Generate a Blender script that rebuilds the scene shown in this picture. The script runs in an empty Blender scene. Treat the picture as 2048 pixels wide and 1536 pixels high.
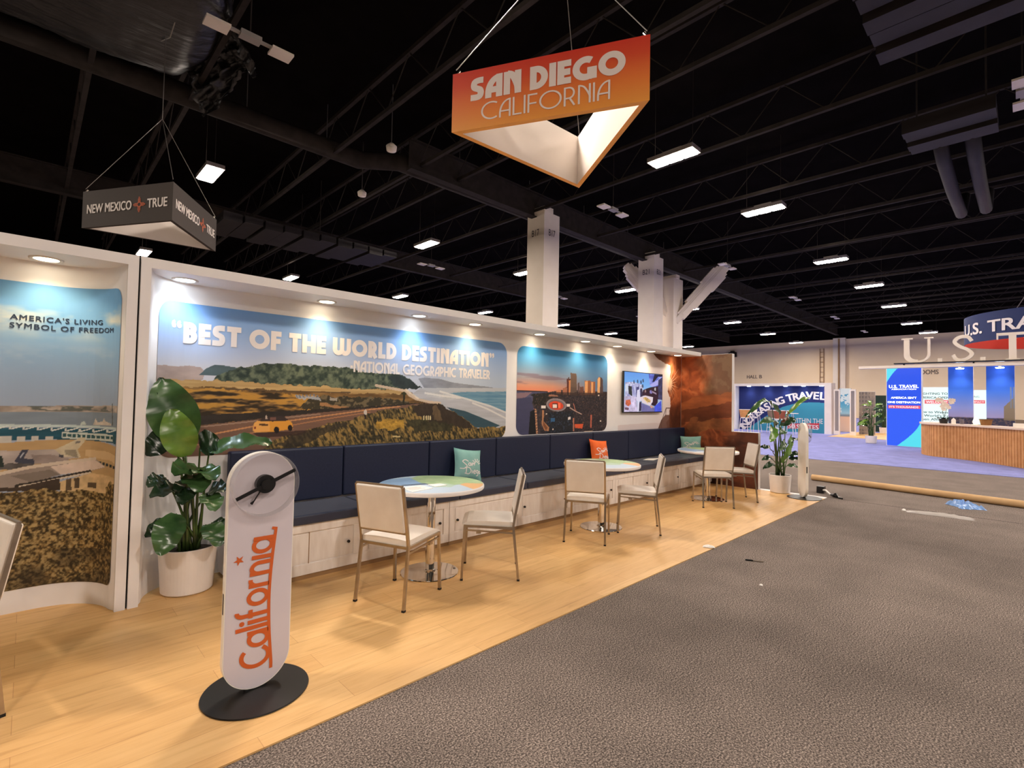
import bpy, math, random
import numpy as np
from mathutils import Vector, Matrix

SC = bpy.context.scene
COL = SC.collection
PI = math.pi

# ------------------------------------------------------------------ camera, world, exposure
CAM_H = 1.5
F_PX = 998.64                      # focal length in pixels of the 2048 x 1536 frame
RIGHT = np.array([0.71769, -0.69610, 0.01947])


def camera_axes(pitch, roll, yaw):
    cx = np.array([math.sin(yaw), 0, math.cos(yaw)])
    cy = np.array([-math.cos(yaw), 0, math.sin(yaw)])
    cz = np.array([0, -1.0, 0])
    m = np.stack([cx, cy, cz], 1)
    cp, sp, cr, sr = math.cos(pitch), math.sin(pitch), math.cos(roll), math.sin(roll)
    p = np.array([[1, 0, 0], [0, cp, sp], [0, -sp, cp]])
    q = np.array([[cr, -sr, 0], [sr, cr, 0], [0, 0, 1]])
    return q @ p @ m               # rows: right, down, forward in world axes


AX = camera_axes(*np.radians([1.69648, 1.1158, 45.8997]))
CAM_P = np.array([0.0, 0.0, CAM_H])
cam_data = bpy.data.cameras.new('camera')
cam = bpy.data.objects.new('camera', cam_data)
COL.objects.link(cam)
cam_data.sensor_width = 36.0
cam_data.sensor_fit = 'HORIZONTAL'
cam_data.lens = F_PX / 2048 * 36.0
cam_data.clip_start = 0.05
cam_data.clip_end = 300
mw = Matrix.Identity(4)
for i in range(3):
    mw[i][0], mw[i][1], mw[i][2], mw[i][3] = AX[0][i], -AX[1][i], -AX[2][i], CAM_P[i]
cam.matrix_world = mw
SC.camera = cam

world = bpy.data.worlds.new('hall_air')
SC.world = world
world.use_nodes = True
world.node_tree.nodes['Background'].inputs[0].default_value = (1.0, 0.86, 0.76, 1)
world.node_tree.nodes['Background'].inputs[1].default_value = 0.02

SC.view_settings.view_transform = 'Standard'
SC.view_settings.look = 'None'
SC.view_settings.exposure = 0.1
SC.view_settings.gamma = 1.0
SC.view_settings.use_curve_mapping = False

LAMP_W = 560.0                     # each hall light
LAMP_C = (1.0, 0.87, 0.76)
DOWN_W = 20.0                      # each canopy downlight

# ------------------------------------------------------------------ survey: from a reading in the photo to the place
def ray(px, py):
    return AX.T @ np.array([(px - 1024) / F_PX, (py - 768) / F_PX, 1.0])


def on(axis, val, px, py):
    """the point of the plane axis=val that the photo shows at px, py"""
    d = ray(px, py)
    return CAM_P + d * ((val - CAM_P[axis]) / d[axis])


def fl(px, py, z=0.0):
    return on(2, z, px, py)


# ------------------------------------------------------------------ meshes
class MB:
    def __init__(s):
        s.v, s.f = [], []

    def add(s, vs, fs):
        o = len(s.v)
        s.v += [tuple(map(float, v)) for v in vs]
        s.f += [tuple(i + o for i in f) for f in fs]
        return s

    def box(s, a, b):
        x0, y0, z0 = [min(p, q) for p, q in zip(a, b)]
        x1, y1, z1 = [max(p, q) for p, q in zip(a, b)]
        return s.add([(x0, y0, z0), (x1, y0, z0), (x1, y1, z0), (x0, y1, z0), (x0, y0, z1), (x1, y0, z1), (x1, y1, z1), (x0, y1, z1)],
                     [(0, 3, 2, 1), (4, 5, 6, 7), (0, 1, 5, 4), (1, 2, 6, 5), (2, 3, 7, 6), (3, 0, 4, 7)])

    def slab(s, c, ux, uy, uz, hx, hy, hz):
        c, ux, uy, uz = [np.array(q, float) for q in (c, ux, uy, uz)]
        vs = [c + sx * hx * ux + sy * hy * uy + sz * hz * uz for sz in (-1, 1) for sx, sy in ((-1, -1), (1, -1), (1, 1), (-1, 1))]
        return s.add(vs, [(0, 3, 2, 1), (4, 5, 6, 7), (0, 1, 5, 4), (1, 2, 6, 5), (2, 3, 7, 6), (3, 0, 4, 7)])

    def tube(s, pts, r, n=10, square=False, caps=True, closed=False):
        pts = [np.array(p, float) for p in pts]
        m = len(pts)
        rs = r if isinstance(r, (list, tuple)) else [r] * m
        rings = []
        up = np.array([0, 0, 1.0])
        t0 = pts[1] - pts[0]
        if abs(t0[2]) > 0.9 * np.linalg.norm(t0):
            up = np.array([1.0, 0, 0])
        if square:
            n = 4
        for i, p in enumerate(pts):
            a = pts[i - 1] if (i or closed) else pts[i]
            b = pts[(i + 1) % m] if (i < m - 1 or closed) else pts[i]
            t = b - a
            t = t / (np.linalg.norm(t) + 1e-12)
            u = up - t * (up @ t)
            u /= np.linalg.norm(u) + 1e-12
            w = np.cross(t, u)
            up = u
            k = 1.0
            off = PI / 4 if square else 0
            rr = rs[i] * (math.sqrt(2) if square else 1) * k
            rings.append([p + rr * (math.cos(off + 2 * PI * j / n) * u + math.sin(off + 2 * PI * j / n) * w) for j in range(n)])
        vs = [v for rg in rings for v in rg]
        fs = []
        for i in range(m if closed else m - 1):
            for j in range(n):
                q = (i + 1) % m
                fs.append((i * n + j, i * n + (j + 1) % n, q * n + (j + 1) % n, q * n + j))
        if caps and not closed:
            fs.append(tuple(range(n - 1, -1, -1)))
            fs.append(tuple((m - 1) * n + j for j in range(n)))
        return s.add(vs, fs)

    def lathe(s, prof, c=(0, 0, 0), n=32):
        """prof: (radius, z) from bottom to top, r=0 closes"""
        vs, fs = [], []
        m = len(prof)
        for r, z in prof:
            for j in range(n):
                a = 2 * PI * j / n
                vs.append((c[0] + r * math.cos(a), c[1] + r * math.sin(a), c[2] + z))
        for i in range(m - 1):
            for j in range(n):
                fs.append((i * n + j, i * n + (j + 1) % n, (i + 1) * n + (j + 1) % n, (i + 1) * n + j))
        return s.add(vs, fs)

    def prism(s, poly, frame, depth):
        """poly (u,v) counter-clockwise; frame (origin, U, V, N); from N=0 to N=depth"""
        o, U, V, N = [np.array(q, float) for q in frame]
        n = len(poly)
        vs = [o + u * U + v * V for u, v in poly] + [o + u * U + v * V + depth * N for u, v in poly]
        fs = [tuple(range(n - 1, -1, -1)), tuple(range(n, 2 * n))] + [(i, (i + 1) % n, n + (i + 1) % n, n + i) for i in range(n)]
        return s.add(vs, fs)

    def ribbon(s, pts, w, place, closed=False, step=0.0):
        """flat stroke of width w along (u,v) points, put in the world by place(u,v)"""
        if step:
            q = []
            for a, b in zip(pts[:-1], pts[1:]):
                k = max(1, int(math.hypot(b[0] - a[0], b[1] - a[1]) / step))
                q += [(a[0] + (b[0] - a[0]) * i / k, a[1] + (b[1] - a[1]) * i / k) for i in range(k)]
            pts = q + [pts[-1]]
        p = np.array(pts, float)
        m = len(p)
        L, Rr = [], []
        for i in range(m):
            if closed:
                a, b, c = p[i - 1], p[i], p[(i + 1) % m]
            else:
                a, b, c = p[max(i - 1, 0)], p[i], p[min(i + 1, m - 1)]
            d0, d1 = b - a, c - b
            l0, l1 = np.hypot(*d0), np.hypot(*d1)
            if l0 < 1e-9:
                d0 = d1
            if l1 < 1e-9:
                d1 = d0
            d0 = d0 / (np.hypot(*d0) + 1e-12)
            d1 = d1 / (np.hypot(*d1) + 1e-12)
            t = d0 + d1
            t = t / (np.hypot(*t) + 1e-12)
            nn = np.array([-t[1], t[0]])
            k = min(1.6, 1.0 / max(0.3, abs(nn @ np.array([-d1[1], d1[0]]))))
            L.append(b + nn * w / 2 * k)
            Rr.append(b - nn * w / 2 * k)
        vs = [np.array(place(*q), float) for q in L] + [np.array(place(*q), float) for q in Rr]
        # strokes of one letter cross: lift each by a hair so that they never share a plane
        s.k = (getattr(s, 'k', -1) + 1) % 7
        c0 = np.array(place(*p[0]), float)
        nn = np.cross(np.array(place(p[0][0] + .001, p[0][1]), float) - c0, np.array(place(p[0][0], p[0][1] + .001), float) - c0)
        nn = nn / (np.linalg.norm(nn) + 1e-15)
        vs = [q + nn * s.k * 0.0004 for q in vs]
        fs = [(i, m + i, m + (i + 1) % m, (i + 1) % m) for i in range(m if closed else m - 1)]
        return s.add(vs, fs)

    def fan(s, pts, place):
        return s.add([place(*q) for q in pts], [tuple(range(len(pts)))])


def link(o, parent=None):
    COL.objects.link(o)
    if parent is not None:
        o.parent = parent
    return o


def obj(name, mb, mat, parent=None, world=True, smooth=False, bevel=0.0, seg=2, sub=0):
    me = bpy.data.meshes.new(name)
    vs = mb.v
    if parent is not None and world:
        c, sn = math.cos(-parent.rotation_euler.z), math.sin(-parent.rotation_euler.z)
        lx, ly, lz = parent['_at']
        vs = [((x - lx) * c - (y - ly) * sn, (x - lx) * sn + (y - ly) * c, z - lz) for x, y, z in vs]
    me.from_pydata(vs, [], mb.f)
    me.materials.append(mat)
    if smooth:
        me.polygons.foreach_set('use_smooth', [True] * len(me.polygons))
    me.update()
    o = link(bpy.data.objects.new(name, me), parent)
    if parent is not None:
        o['_at'] = (0, 0, 0)
        lx, ly, lz = parent['_at']
        o['_at'] = (lx, ly, lz)
        o.location = (0, 0, 0)
    else:
        o['_at'] = (0, 0, 0)
    if bevel:
        b = o.modifiers.new('edge', 'BEVEL')
        b.width, b.segments, b.limit_method = bevel, seg, 'ANGLE'
        b.angle_limit = math.radians(40)
    if sub:
        b = o.modifiers.new('soft', 'SUBSURF')
        b.levels = b.render_levels = sub
    return o


def tag(o, label=None, cat=None, group=None, kind=None):
    if label:
        o['label'] = label
    if cat:
        o['category'] = cat
    if group:
        o['group'] = group
    if kind:
        o['kind'] = kind
    return o


def thing(name, label, cat, loc=(0, 0, 0), rz=0.0, group=None):
    o = link(bpy.data.objects.new(name, None))
    o.empty_display_size = 0.1
    o.location = loc
    o.rotation_euler = (0, 0, rz)
    o['_at'] = tuple(float(q) for q in loc)
    return tag(o, label, cat, group)


def dup(root, loc, rz, label, group=None):
    r = root.copy()
    COL.objects.link(r)
    r.location = loc
    r.rotation_euler = (0, 0, rz)
    r['label'] = label
    if group:
        r['group'] = group
    for ch in list(root.children):
        c = ch.copy()
        COL.objects.link(c)
        c.parent = r
        for g in list(ch.children):
            d = g.copy()
            COL.objects.link(d)
            d.parent = c
    return r


def struct(name, mb, mat, parent=None, **k):
    o = obj(name, mb, mat, parent, **k)
    o['kind'] = 'structure'
    return o


# ------------------------------------------------------------------ materials
def s2l(c):
    c = np.asarray(c, float) / 255.0
    return np.where(c <= 0.04045, c / 12.92, ((c + 0.055) / 1.055) ** 2.4)


def rgba(c):
    l = s2l(c)
    return (float(l[0]), float(l[1]), float(l[2]), 1.0)


def mat(name, c=(200, 200, 200), rough=0.5, metal=0.0, spec=0.5, emit=0.0, ec=None, trans=0.0, alpha=1.0, coat=0.0):
    m = bpy.data.materials.new(name)
    m.use_nodes = True
    b = m.node_tree.nodes['Principled BSDF']
    b.inputs['Base Color'].default_value = rgba(c)
    b.inputs['Roughness'].default_value = rough
    b.inputs['Metallic'].default_value = metal
    b.inputs['Specular IOR Level'].default_value = spec
    b.inputs['Transmission Weight'].default_value = trans
    b.inputs['Alpha'].default_value = alpha
    b.inputs['Coat Weight'].default_value = coat
    if emit:
        b.inputs['Emission Color'].default_value = rgba(ec or c)
        b.inputs['Emission Strength'].default_value = emit
    return m


def nodes(m):
    return m.node_tree.nodes, m.node_tree.links, m.node_tree.nodes['Principled BSDF']


def ramp(N, stops):
    r = N.new('ShaderNodeValToRGB')
    e = r.color_ramp.elements
    e[0].position, e[0].color = stops[0][0], rgba(stops[0][1])
    e[1].position, e[1].color = stops[-1][0], rgba(stops[-1][1])
    for p, c in stops[1:-1]:
        q = e.new(p)
        q.color = rgba(c)
    return r


def speckled(name, stops, scale, rough=0.9, bump=0.0, stretch=(1, 1, 1), detail=4.0, spec=0.3, metal=0.0):
    """a noise between the colours of stops, on object coordinates"""
    m = mat(name, stops[0][1], rough, metal, spec)
    N, L, b = nodes(m)
    tc = N.new('ShaderNodeTexCoord')
    mp = N.new('ShaderNodeMapping')
    mp.inputs['Scale'].default_value = stretch
    L.new(tc.outputs['Object'], mp.inputs['Vector'])
    nz = N.new('ShaderNodeTexNoise')
    nz.inputs['Scale'].default_value = scale
    nz.inputs['Detail'].default_value = detail
    L.new(mp.outputs[0], nz.inputs['Vector'])
    r = ramp(N, stops)
    L.new(nz.outputs['Fac'], r.inputs[0])
    L.new(r.outputs[0], b.inputs['Base Color'])
    if bump:
        bp = N.new('ShaderNodeBump')
        bp.inputs['Strength'].default_value = bump
        bp.inputs['Distance'].default_value = 0.01
        L.new(nz.outputs['Fac'], bp.inputs['Height'])
        L.new(bp.outputs[0], b.inputs['Normal'])
    return m


def vcol(name, rough=0.6, emit=0.0, spec=0.3):
    m = mat(name, (200, 200, 200), rough, 0, spec)
    N, L, b = nodes(m)
    a = N.new('ShaderNodeVertexColor')
    a.layer_name = 'Print'
    L.new(a.outputs[0], b.inputs['Base Color'])
    if emit:
        L.new(a.outputs[0], b.inputs['Emission Color'])
        b.inputs['Emission Strength'].default_value = emit
        b.inputs['Base Color'].default_value = (0.02, 0.02, 0.02, 1)
        for l in list(L):
            if l.to_socket == b.inputs['Base Color']:
                L.remove(l)
    return m


def carpet(name, dark, mid, light, seam=None):
    m = mat(name, mid, 0.97, 0, 0.1)
    N, L, b = nodes(m)
    tc = N.new('ShaderNodeTexCoord')
    n1 = N.new('ShaderNodeTexNoise')
    n1.inputs['Scale'].default_value = 120
    n1.inputs['Detail'].default_value = 3
    n1.inputs['Roughness'].default_value = 0.7
    L.new(tc.outputs['Object'], n1.inputs['Vector'])
    r = ramp(N, [(0.36, dark), (0.5, mid), (0.64, light)])
    L.new(n1.outputs['Fac'], r.inputs[0])
    n2 = N.new('ShaderNodeTexNoise')
    n2.inputs['Scale'].default_value = 2.2
    n2.inputs['Detail'].default_value = 5
    L.new(tc.outputs['Object'], n2.inputs['Vector'])
    mr = N.new('ShaderNodeMapRange')
    mr.inputs['From Min'].default_value = 0.3
    mr.inputs['From Max'].default_value = 0.7
    mr.inputs['To Min'].default_value = 0.84
    mr.inputs['To Max'].default_value = 1.12
    L.new(n2.outputs['Fac'], mr.inputs['Value'])
    mx = N.new('ShaderNodeMix')
    mx.data_type = 'RGBA'
    mx.blend_type = 'MULTIPLY'
    mx.inputs['Factor'].default_value = 1
    L.new(r.outputs[0], mx.inputs[6])
    L.new(mr.outputs[0], mx.inputs[7])
    out = mx.outputs[2]
    if seam is not None:                       # where two carpet rolls meet
        sp = N.new('ShaderNodeSeparateXYZ')
        L.new(tc.outputs['Object'], sp.inputs[0])
        cm = N.new('ShaderNodeMath')
        cm.operation = 'COMPARE'
        cm.inputs[1].default_value = seam
        cm.inputs[2].default_value = 0.012
        L.new(sp.outputs[0], cm.inputs[0])
        m2 = N.new('ShaderNodeMix')
        m2.data_type = 'RGBA'
        m2.inputs[7].default_value = rgba((48, 42, 38))
        L.new(cm.outputs[0], m2.inputs['Factor'])
        L.new(out, m2.inputs[6])
        out = m2.outputs[2]
    L.new(out, b.inputs['Base Color'])
    b.inputs['Sheen Weight'].default_value = 0.04
    bp = N.new('ShaderNodeBump')
    bp.inputs['Strength'].default_value = 0.5
    bp.inputs['Distance'].default_value = 0.01
    L.new(n1.outputs['Fac'], bp.inputs['Height'])
    L.new(bp.outputs[0], b.inputs['Normal'])
    return m


def oak():
    m = mat('oak_vinyl', (205, 160, 105), 0.42, 0, 0.35)
    N, L, b = nodes(m)
    tc = N.new('ShaderNodeTexCoord')
    br = N.new('ShaderNodeTexBrick')
    br.inputs['Scale'].default_value = 1.0
    br.inputs['Brick Width'].default_value = 1.22
    br.inputs['Row Height'].default_value = 0.18
    br.inputs['Mortar Size'].default_value = 0.0016
    br.inputs['Mortar Smooth'].default_value = 0.3
    br.offset = 0.37
    br.inputs['Color1'].default_value = rgba((216, 172, 114))
    br.inputs['Color2'].default_value = rgba((226, 185, 127))
    br.inputs['Mortar'].default_value = rgba((192, 146, 94))
    L.new(tc.outputs['Object'], br.inputs['Vector'])
    mp = N.new('ShaderNodeMapping')
    mp.inputs['Scale'].default_value = (1.0, 9.0, 1.0)
    L.new(tc.outputs['Object'], mp.inputs['Vector'])
    nz = N.new('ShaderNodeTexNoise')
    nz.inputs['Scale'].default_value = 2.6
    nz.inputs['Detail'].default_value = 8
    nz.inputs['Roughness'].default_value = 0.62
    nz.inputs['Distortion'].default_value = 0.6
    L.new(mp.outputs[0], nz.inputs['Vector'])
    r = ramp(N, [(0.26, (216, 204, 188)), (0.44, (243, 238, 231)), (0.70, (255, 255, 255))])
    L.new(nz.outputs['Fac'], r.inputs[0])
    mx = N.new('ShaderNodeMix')
    mx.data_type = 'RGBA'
    mx.blend_type = 'MULTIPLY'
    mx.inputs['Factor'].default_value = 0.9
    L.new(br.outputs['Color'], mx.inputs[6])
    L.new(r.outputs[0], mx.inputs[7])
    L.new(mx.outputs[2], b.inputs['Base Color'])
    return m


M = {}
M['carpet'] = carpet('grey_carpet', (52, 46, 43), (110, 99, 92), (176, 161, 150), 9.37)
M['blue_carpet'] = carpet('blue_carpet', (104, 108, 162), (130, 135, 194), (156, 160, 216))
M['oak'] = oak()
M['white'] = speckled('white_laminate', [(0.3, (234, 229, 228)), (0.7, (240, 236, 234))], 3, 0.45)
M['fabric'] = speckled('white_fabric', [(0.3, (240, 237, 237)), (0.7, (245, 242, 242))], 5, 0.85, 0.05)
M['dark_gap'] = mat('dark_gap', (14, 13, 14), 0.8)
M['navy'] = speckled('navy_vinyl', [(0.3, (25, 33, 58)), (0.7, (31, 39, 66))], 60, 0.5, 0.05, spec=0.35)
M['navy_glare'] = speckled('navy_vinyl_glare', [(0.3, (34, 43, 66)), (0.7, (41, 50, 75))], 60, 0.36, 0.05, spec=0.6)  # same vinyl as the backs, colour lightened for glare on the seats
M['navy_glare'].node_tree.nodes['Principled BSDF'].inputs['Sheen Weight'].default_value = 0.18
M['whitewash'] = speckled('whitewashed_wood', [(0.25, (222, 210, 200)), (0.5, (236, 228, 221)), (0.75, (245, 239, 233))], 3.0, 0.6, 0.03, (6, 6, 1), 6)
M['kick'] = mat('kick_board', (150, 116, 78), 0.6)
M['knob'] = mat('black_knob', (12, 11, 12), 0.4)
M['chair_white'] = speckled('white_leatherette', [(0.3, (232, 222, 210)), (0.7, (240, 231, 220))], 8, 0.42, 0.02)
M['steel'] = speckled('satin_steel', [(0.3, (168, 156, 142)), (0.7, (190, 178, 162))], 12, 0.3, metal=1.0)
M['chrome'] = mat('chrome', (226, 220, 212), 0.07, 1.0)
M['rubber'] = mat('black_rubber', (16, 15, 15), 0.7)
M['black_gloss'] = mat('black_powder_coat', (17, 16, 16), 0.38, 0, 0.5)
M['totem'] = speckled('totem_white', [(0.3, (212, 201, 208)), (0.7, (222, 212, 218))], 2, 0.35)
M['totem_edge'] = mat('totem_edge', (246, 240, 230), 0.4)
M['orange'] = mat('orange_lettering', (212, 98, 40), 0.5)
M['acrylic'] = mat('clear_acrylic', (255, 255, 255), 0.02, 0, 0.5, trans=1.0)
M['clear_cover'] = mat('clear_cover', (40, 40, 42), 0.04, 0, 0.5, alpha=0.05)
M['clear_rim'] = mat('clear_rim', (200, 200, 204), 0.08, 0, 0.9, alpha=0.22)
M['acrylic'].node_tree.nodes['Principled BSDF'].inputs['IOR'].default_value = 1.12
M['black'] = mat('black_plastic', (20, 20, 22), 0.35)
M['lettering'] = mat('white_lettering', (240, 232, 228), 0.7)
M['pot'] = speckled('white_pot', [(0.3, (232, 224, 218)), (0.7, (240, 233, 228))], 4, 0.4)
M['soil'] = speckled('dark_soil', [(0.3, (26, 20, 16)), (0.7, (54, 42, 32))], 60, 1.0, 0.6)
M['ceiling'] = speckled('black_deck', [(0.3, (14, 12, 11)), (0.7, (19, 16, 15))], 1.5, 1.0, spec=0.0)
M['beam'] = speckled('black_steel', [(0.3, (44, 39, 36)), (0.7, (56, 50, 46))], 3, 0.9, spec=0.1)
M['duct'] = speckled('grey_duct', [(0.3, (38, 34, 34)), (0.7, (46, 42, 42))], 2, 0.6)
M['column'] = speckled('cream_paint', [(0.3, (226, 214, 198)), (0.7, (234, 223, 208))], 1, 0.8)
M['hall_wall'] = speckled('tan_wall_paint', [(0.3, (238, 214, 178)), (0.7, (244, 222, 188))], 0.4, 0.9)
M['grey_text'] = mat('grey_lettering', (118, 104, 92), 0.8)
M['dark_text'] = mat('dark_lettering', (34, 52, 78), 0.8)
M['black_text'] = mat('black_lettering', (30, 28, 30), 0.8)
M['cable'] = mat('steel_cable', (150, 144, 138), 0.4, 0.8)
M['cardboard'] = speckled('kraft_cardboard', [(0.3, (196, 158, 112)), (0.7, (212, 176, 130))], 4, 0.8)
M['lamp_body'] = mat('lamp_housing', (150, 144, 138), 0.5)
M['lamp'] = mat('lamp_panel', (255, 240, 214), 0.5, emit=1.0, ec=(255, 240, 214))
M['paper'] = mat('white_paper', (240, 236, 230), 0.8)


def set_emit(m, lin, strength):
    b = m.node_tree.nodes['Principled BSDF']
    b.inputs['Emission Color'].default_value = (*lin, 1)
    b.inputs['Emission Strength'].default_value = strength


LAMP_AREA = 3 * 0.40 * 0.42
set_emit(M['lamp'], LAMP_C, LAMP_W / (PI * LAMP_AREA))


# ------------------------------------------------------------------ lettering
def arc(cx, cy, rx, ry, a0, a1, n=16):
    return [(cx + rx * math.cos(math.radians(a0 + (a1 - a0) * i / n)), cy + ry * math.sin(math.radians(a0 + (a1 - a0) * i / n))) for i in range(n + 1)]


def smooth(pts, k=8):
    p = [np.array(q, float) for q in pts]
    p = [2 * p[0] - p[1]] + p + [2 * p[-1] - p[-2]]
    out = []
    for i in range(1, len(p) - 2):
        for j in range(k):
            t = j / k
            a, b, c, d = p[i - 1], p[i], p[i + 1], p[i + 2]
            out.append(tuple(0.5 * ((2 * b) + (c - a) * t + (2 * a - 5 * b + 4 * c - d) * t * t + (3 * b - a - 3 * c + d) * t ** 3)))
    out.append(tuple(p[-2]))
    return out


def deco(ch, t):
    """strokes of an art-deco capital of height 1 and stroke t: (width, open strokes, closed strokes)"""
    h = t / 2
    st = lambda x: [(x, 0), (x, 1)]
    if ch == 'I':
        return t, [st(h)], []
    if ch == 'O':
        return 1.0, [], [arc(0.5, 0.5, 0.5 - h, 0.5 - h, 0, 360, 36)[:-1]]
    if ch == 'C':
        return 0.78, [arc(0.5, 0.5, 0.5 - h, 0.5 - h, 55, 305, 24)], []
    if ch == 'G':
        return 0.92, [arc(0.5, 0.5, 0.5 - h, 0.5 - h, 55, 300, 24) + [(0.92 - h, 0.5 - 0.42 + h * 0.3)], [(0.92 - h, 0.03), (0.92 - h, 0.5)], [(0.56, 0.5 - h * 0.8), (0.92, 0.5 - h * 0.8)]], []
    if ch == 'D':
        w = 0.72
        return w, [st(h), [(0, 1 - h), (0.24, 1 - h)] + arc(0.24, 0.5, w - 0.24 - h, 0.5 - h, 90, -90, 20) + [(0, h)]], []
    if ch == 'E':
        w = 0.40 + h
        return w, [st(h), [(0, 1 - h), (w, 1 - h)], [(0, 0.5), (w * 0.94, 0.5)], [(0, h), (w, h)]], []
    if ch == 'F':
        w = 0.40 + h
        return w, [st(h), [(0, 1 - h), (w, 1 - h)], [(0, 0.48), (w * 0.92, 0.48)]], []
    if ch == 'L':
        w = 0.38 + h
        return w, [st(h), [(0, h), (w, h)]], []
    if ch == 'T':
        w = 0.52 + h
        return w, [st(w / 2), [(0, 1 - h), (w, 1 - h)]], []
    if ch == 'H':
        w = 0.50 + t
        return w, [st(h), st(w - h), [(h, 0.5), (w - h, 0.5)]], []
    if ch == 'N':
        w = 0.46 + t
        return w, [st(h), st(w - h), smooth([(h, 1 - h * 0.6), (w * 0.5, 0.86 - h * 0.4), (w - h * 1.3, 0.40), (w - h, 0.1)])], []
    if ch == 'A':
        w = 0.46 + t
        return w, [[(h, 0), (h, 0.22)] + arc(w - h, 0.22, w - t, 0.78 - h, 180, 90, 14), [(w - h, 0), (w - h, 1)], [(h, 0.34), (w - h, 0.34)]], []
    if ch == 'V':
        w = 0.46 + t
        return w, [[(h, 1), (h, 0.78)] + arc(w - h, 0.78, w - t, 0.78 - h, 180, 270, 14), [(w - h, 0), (w - h, 1)]], []
    if ch in 'PR':
        w = 0.44 + h
        b = 0.40
        S = [st(h), [(0, 1 - h), (0.22, 1 - h)] + arc(0.22, (1 - h + b) / 2, w - 0.22 - h, (1 - h - b) / 2, 90, -90, 14) + [(0, b)]]
        if ch == 'R':
            S.append([(0.26, b), (w - h * 0.4, 0)])
            w += 0.04
        return w, S, []
    if ch == 'B':
        return 0.56 + h * 0.4, [st(h), [(0, 1 - h), (0.28, 1 - h)] + arc(0.28, (1 - h + 0.53) / 2, 0.22 - h * 0.4, (0.47 - h) / 2, 90, -90, 12) + [(0, 0.53)],
                          [(0, 0.53), (0.30, 0.53)] + arc(0.30, (0.53 + h) / 2, 0.26 - h * 0.6, (0.53 - h) / 2, 90, -90, 12) + [(0, h)]], []
    if ch == 'S':
        w = 0.58
        return w, [smooth([(w - 0.04, 1 - h), (0.34, 1 - h), (h + 0.03, 0.80), (0.16, 0.58), (0.40, 0.44), (w - h - 0.02, 0.24), (0.32, h), (0.0, h)], 6)], []
    if ch == 'W':
        w = 0.86 + t
        q = (w - t) / 4
        return w, [[(h, 1), (h, 0.36)] + arc(h + q, 0.36, q, 0.36 - h, 180, 360, 12) + [(h + 2 * q, 1)], [(h + 2 * q, 0.36)] + arc(h + 3 * q, 0.36, q, 0.36 - h, 180, 360, 12) + [(w - h, 1)]], []
    if ch in '\u201c\u201d':
        S = []
        for x in (0.11, 0.37):
            if ch == '\u201c':
                S += [arc(x, 0.78, 0.055, 0.055, 0, 360, 12), smooth([(x - 0.07, 0.80), (x - 0.05, 0.92), (x + 0.05, 0.98)], 5)]
            else:
                S += [arc(x, 0.92, 0.055, 0.055, 0, 360, 12), smooth([(x + 0.07, 0.90), (x + 0.05, 0.78), (x - 0.05, 0.72)], 5)]
        return 0.5, S, []
    if ch == '-':
        return 0.3, [[(0.02, 0.45), (0.28, 0.45)]], []
    return 0.3, [], []


def deco_text(mb, text, t, u0, v0, size, width, place, gap=0.07, space=0.32):
    """place a line: left end u0, baseline v0, cap height size, stretched to width"""
    tot, items = 0.0, []
    for ch in text:
        if ch == ' ':
            tot += space
            continue
        w, S, Cl = deco(ch, t)
        items.append((tot, S, Cl, ch))
        tot += w + gap
    tot -= gap
    kx = width / (tot * size)
    for x, S, Cl, ch in items:
        tt = 0.12 if ch in '\u201c\u201d' else t
        for s_ in S:
            mb.ribbon([((x + a) * size, b * size) for a, b in s_], tt * size, lambda u, v: place(u0 + u * kx, v0 + v), step=0.06 * size)
        for s_ in Cl:
            mb.ribbon([((x + a) * size, b * size) for a, b in s_], t * size, lambda u, v: place(u0 + u * kx, v0 + v), closed=True)
    return mb


def font_text(mb, text, u0, v0, cap, place, width=None, bold=0.0, align='L', spacing=1.0, shear=0.0):
    """plain sans lettering with cap height cap; place(u, v) puts it in the world"""
    cu = bpy.data.curves.new('line', 'FONT')
    cu.body = text
    cu.size = 1.0
    cu.space_character = spacing
    cu.resolution_u = 4
    cu.shear = shear
    o = bpy.data.objects.new('line', cu)
    COL.objects.link(o)
    dg = bpy.context.evaluated_depsgraph_get()
    me = bpy.data.meshes.new_from_object(o.evaluated_get(dg))
    vs = np.array([v.co[:2] for v in me.vertices]) if len(me.vertices) else np.zeros((0, 2))
    fs = [tuple(p.vertices) for p in me.polygons]
    bpy.data.objects.remove(o)
    bpy.data.curves.remove(cu)
    bpy.data.meshes.remove(me)
    if not len(vs):
        return mb
    k = cap / 0.729
    vs = vs * k
    x0, x1 = vs[:, 0].min(), vs[:, 0].max()
    kx = 1.0 if width is None else width / (x1 - x0)
    w = (x1 - x0) * kx
    sh = {'L': 0, 'C': -w / 2, 'R': -w}[align]
    c0 = np.array(place(u0, v0), float)
    nn = np.cross(np.array(place(u0 + .001, v0), float) - c0, np.array(place(u0, v0 + .001), float) - c0)
    nn = nn / (np.linalg.norm(nn) + 1e-15)
    b = bold * cap
    for i, (du, dv) in enumerate(((0, 0), (-b, -b * .6), (b, b * .6), (-b, b * .6), (b, -b * .6)) if bold else ((0, 0),)):
        mb.add([np.array(place(u0 + sh + (x - x0) * kx + du, v0 + y + dv), float) + nn * i * .0006 for x, y in vs], fs)
    return mb


def plane_place(o, U, V):
    o, U, V = [np.array(q, float) for q in (o, U, V)]
    return lambda u, v: tuple(o + u * U + v * V)


# ------------------------------------------------------------------ printed pictures
_rng = np.random.RandomState(7)
_TAB = _rng.rand(256, 256)


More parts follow.
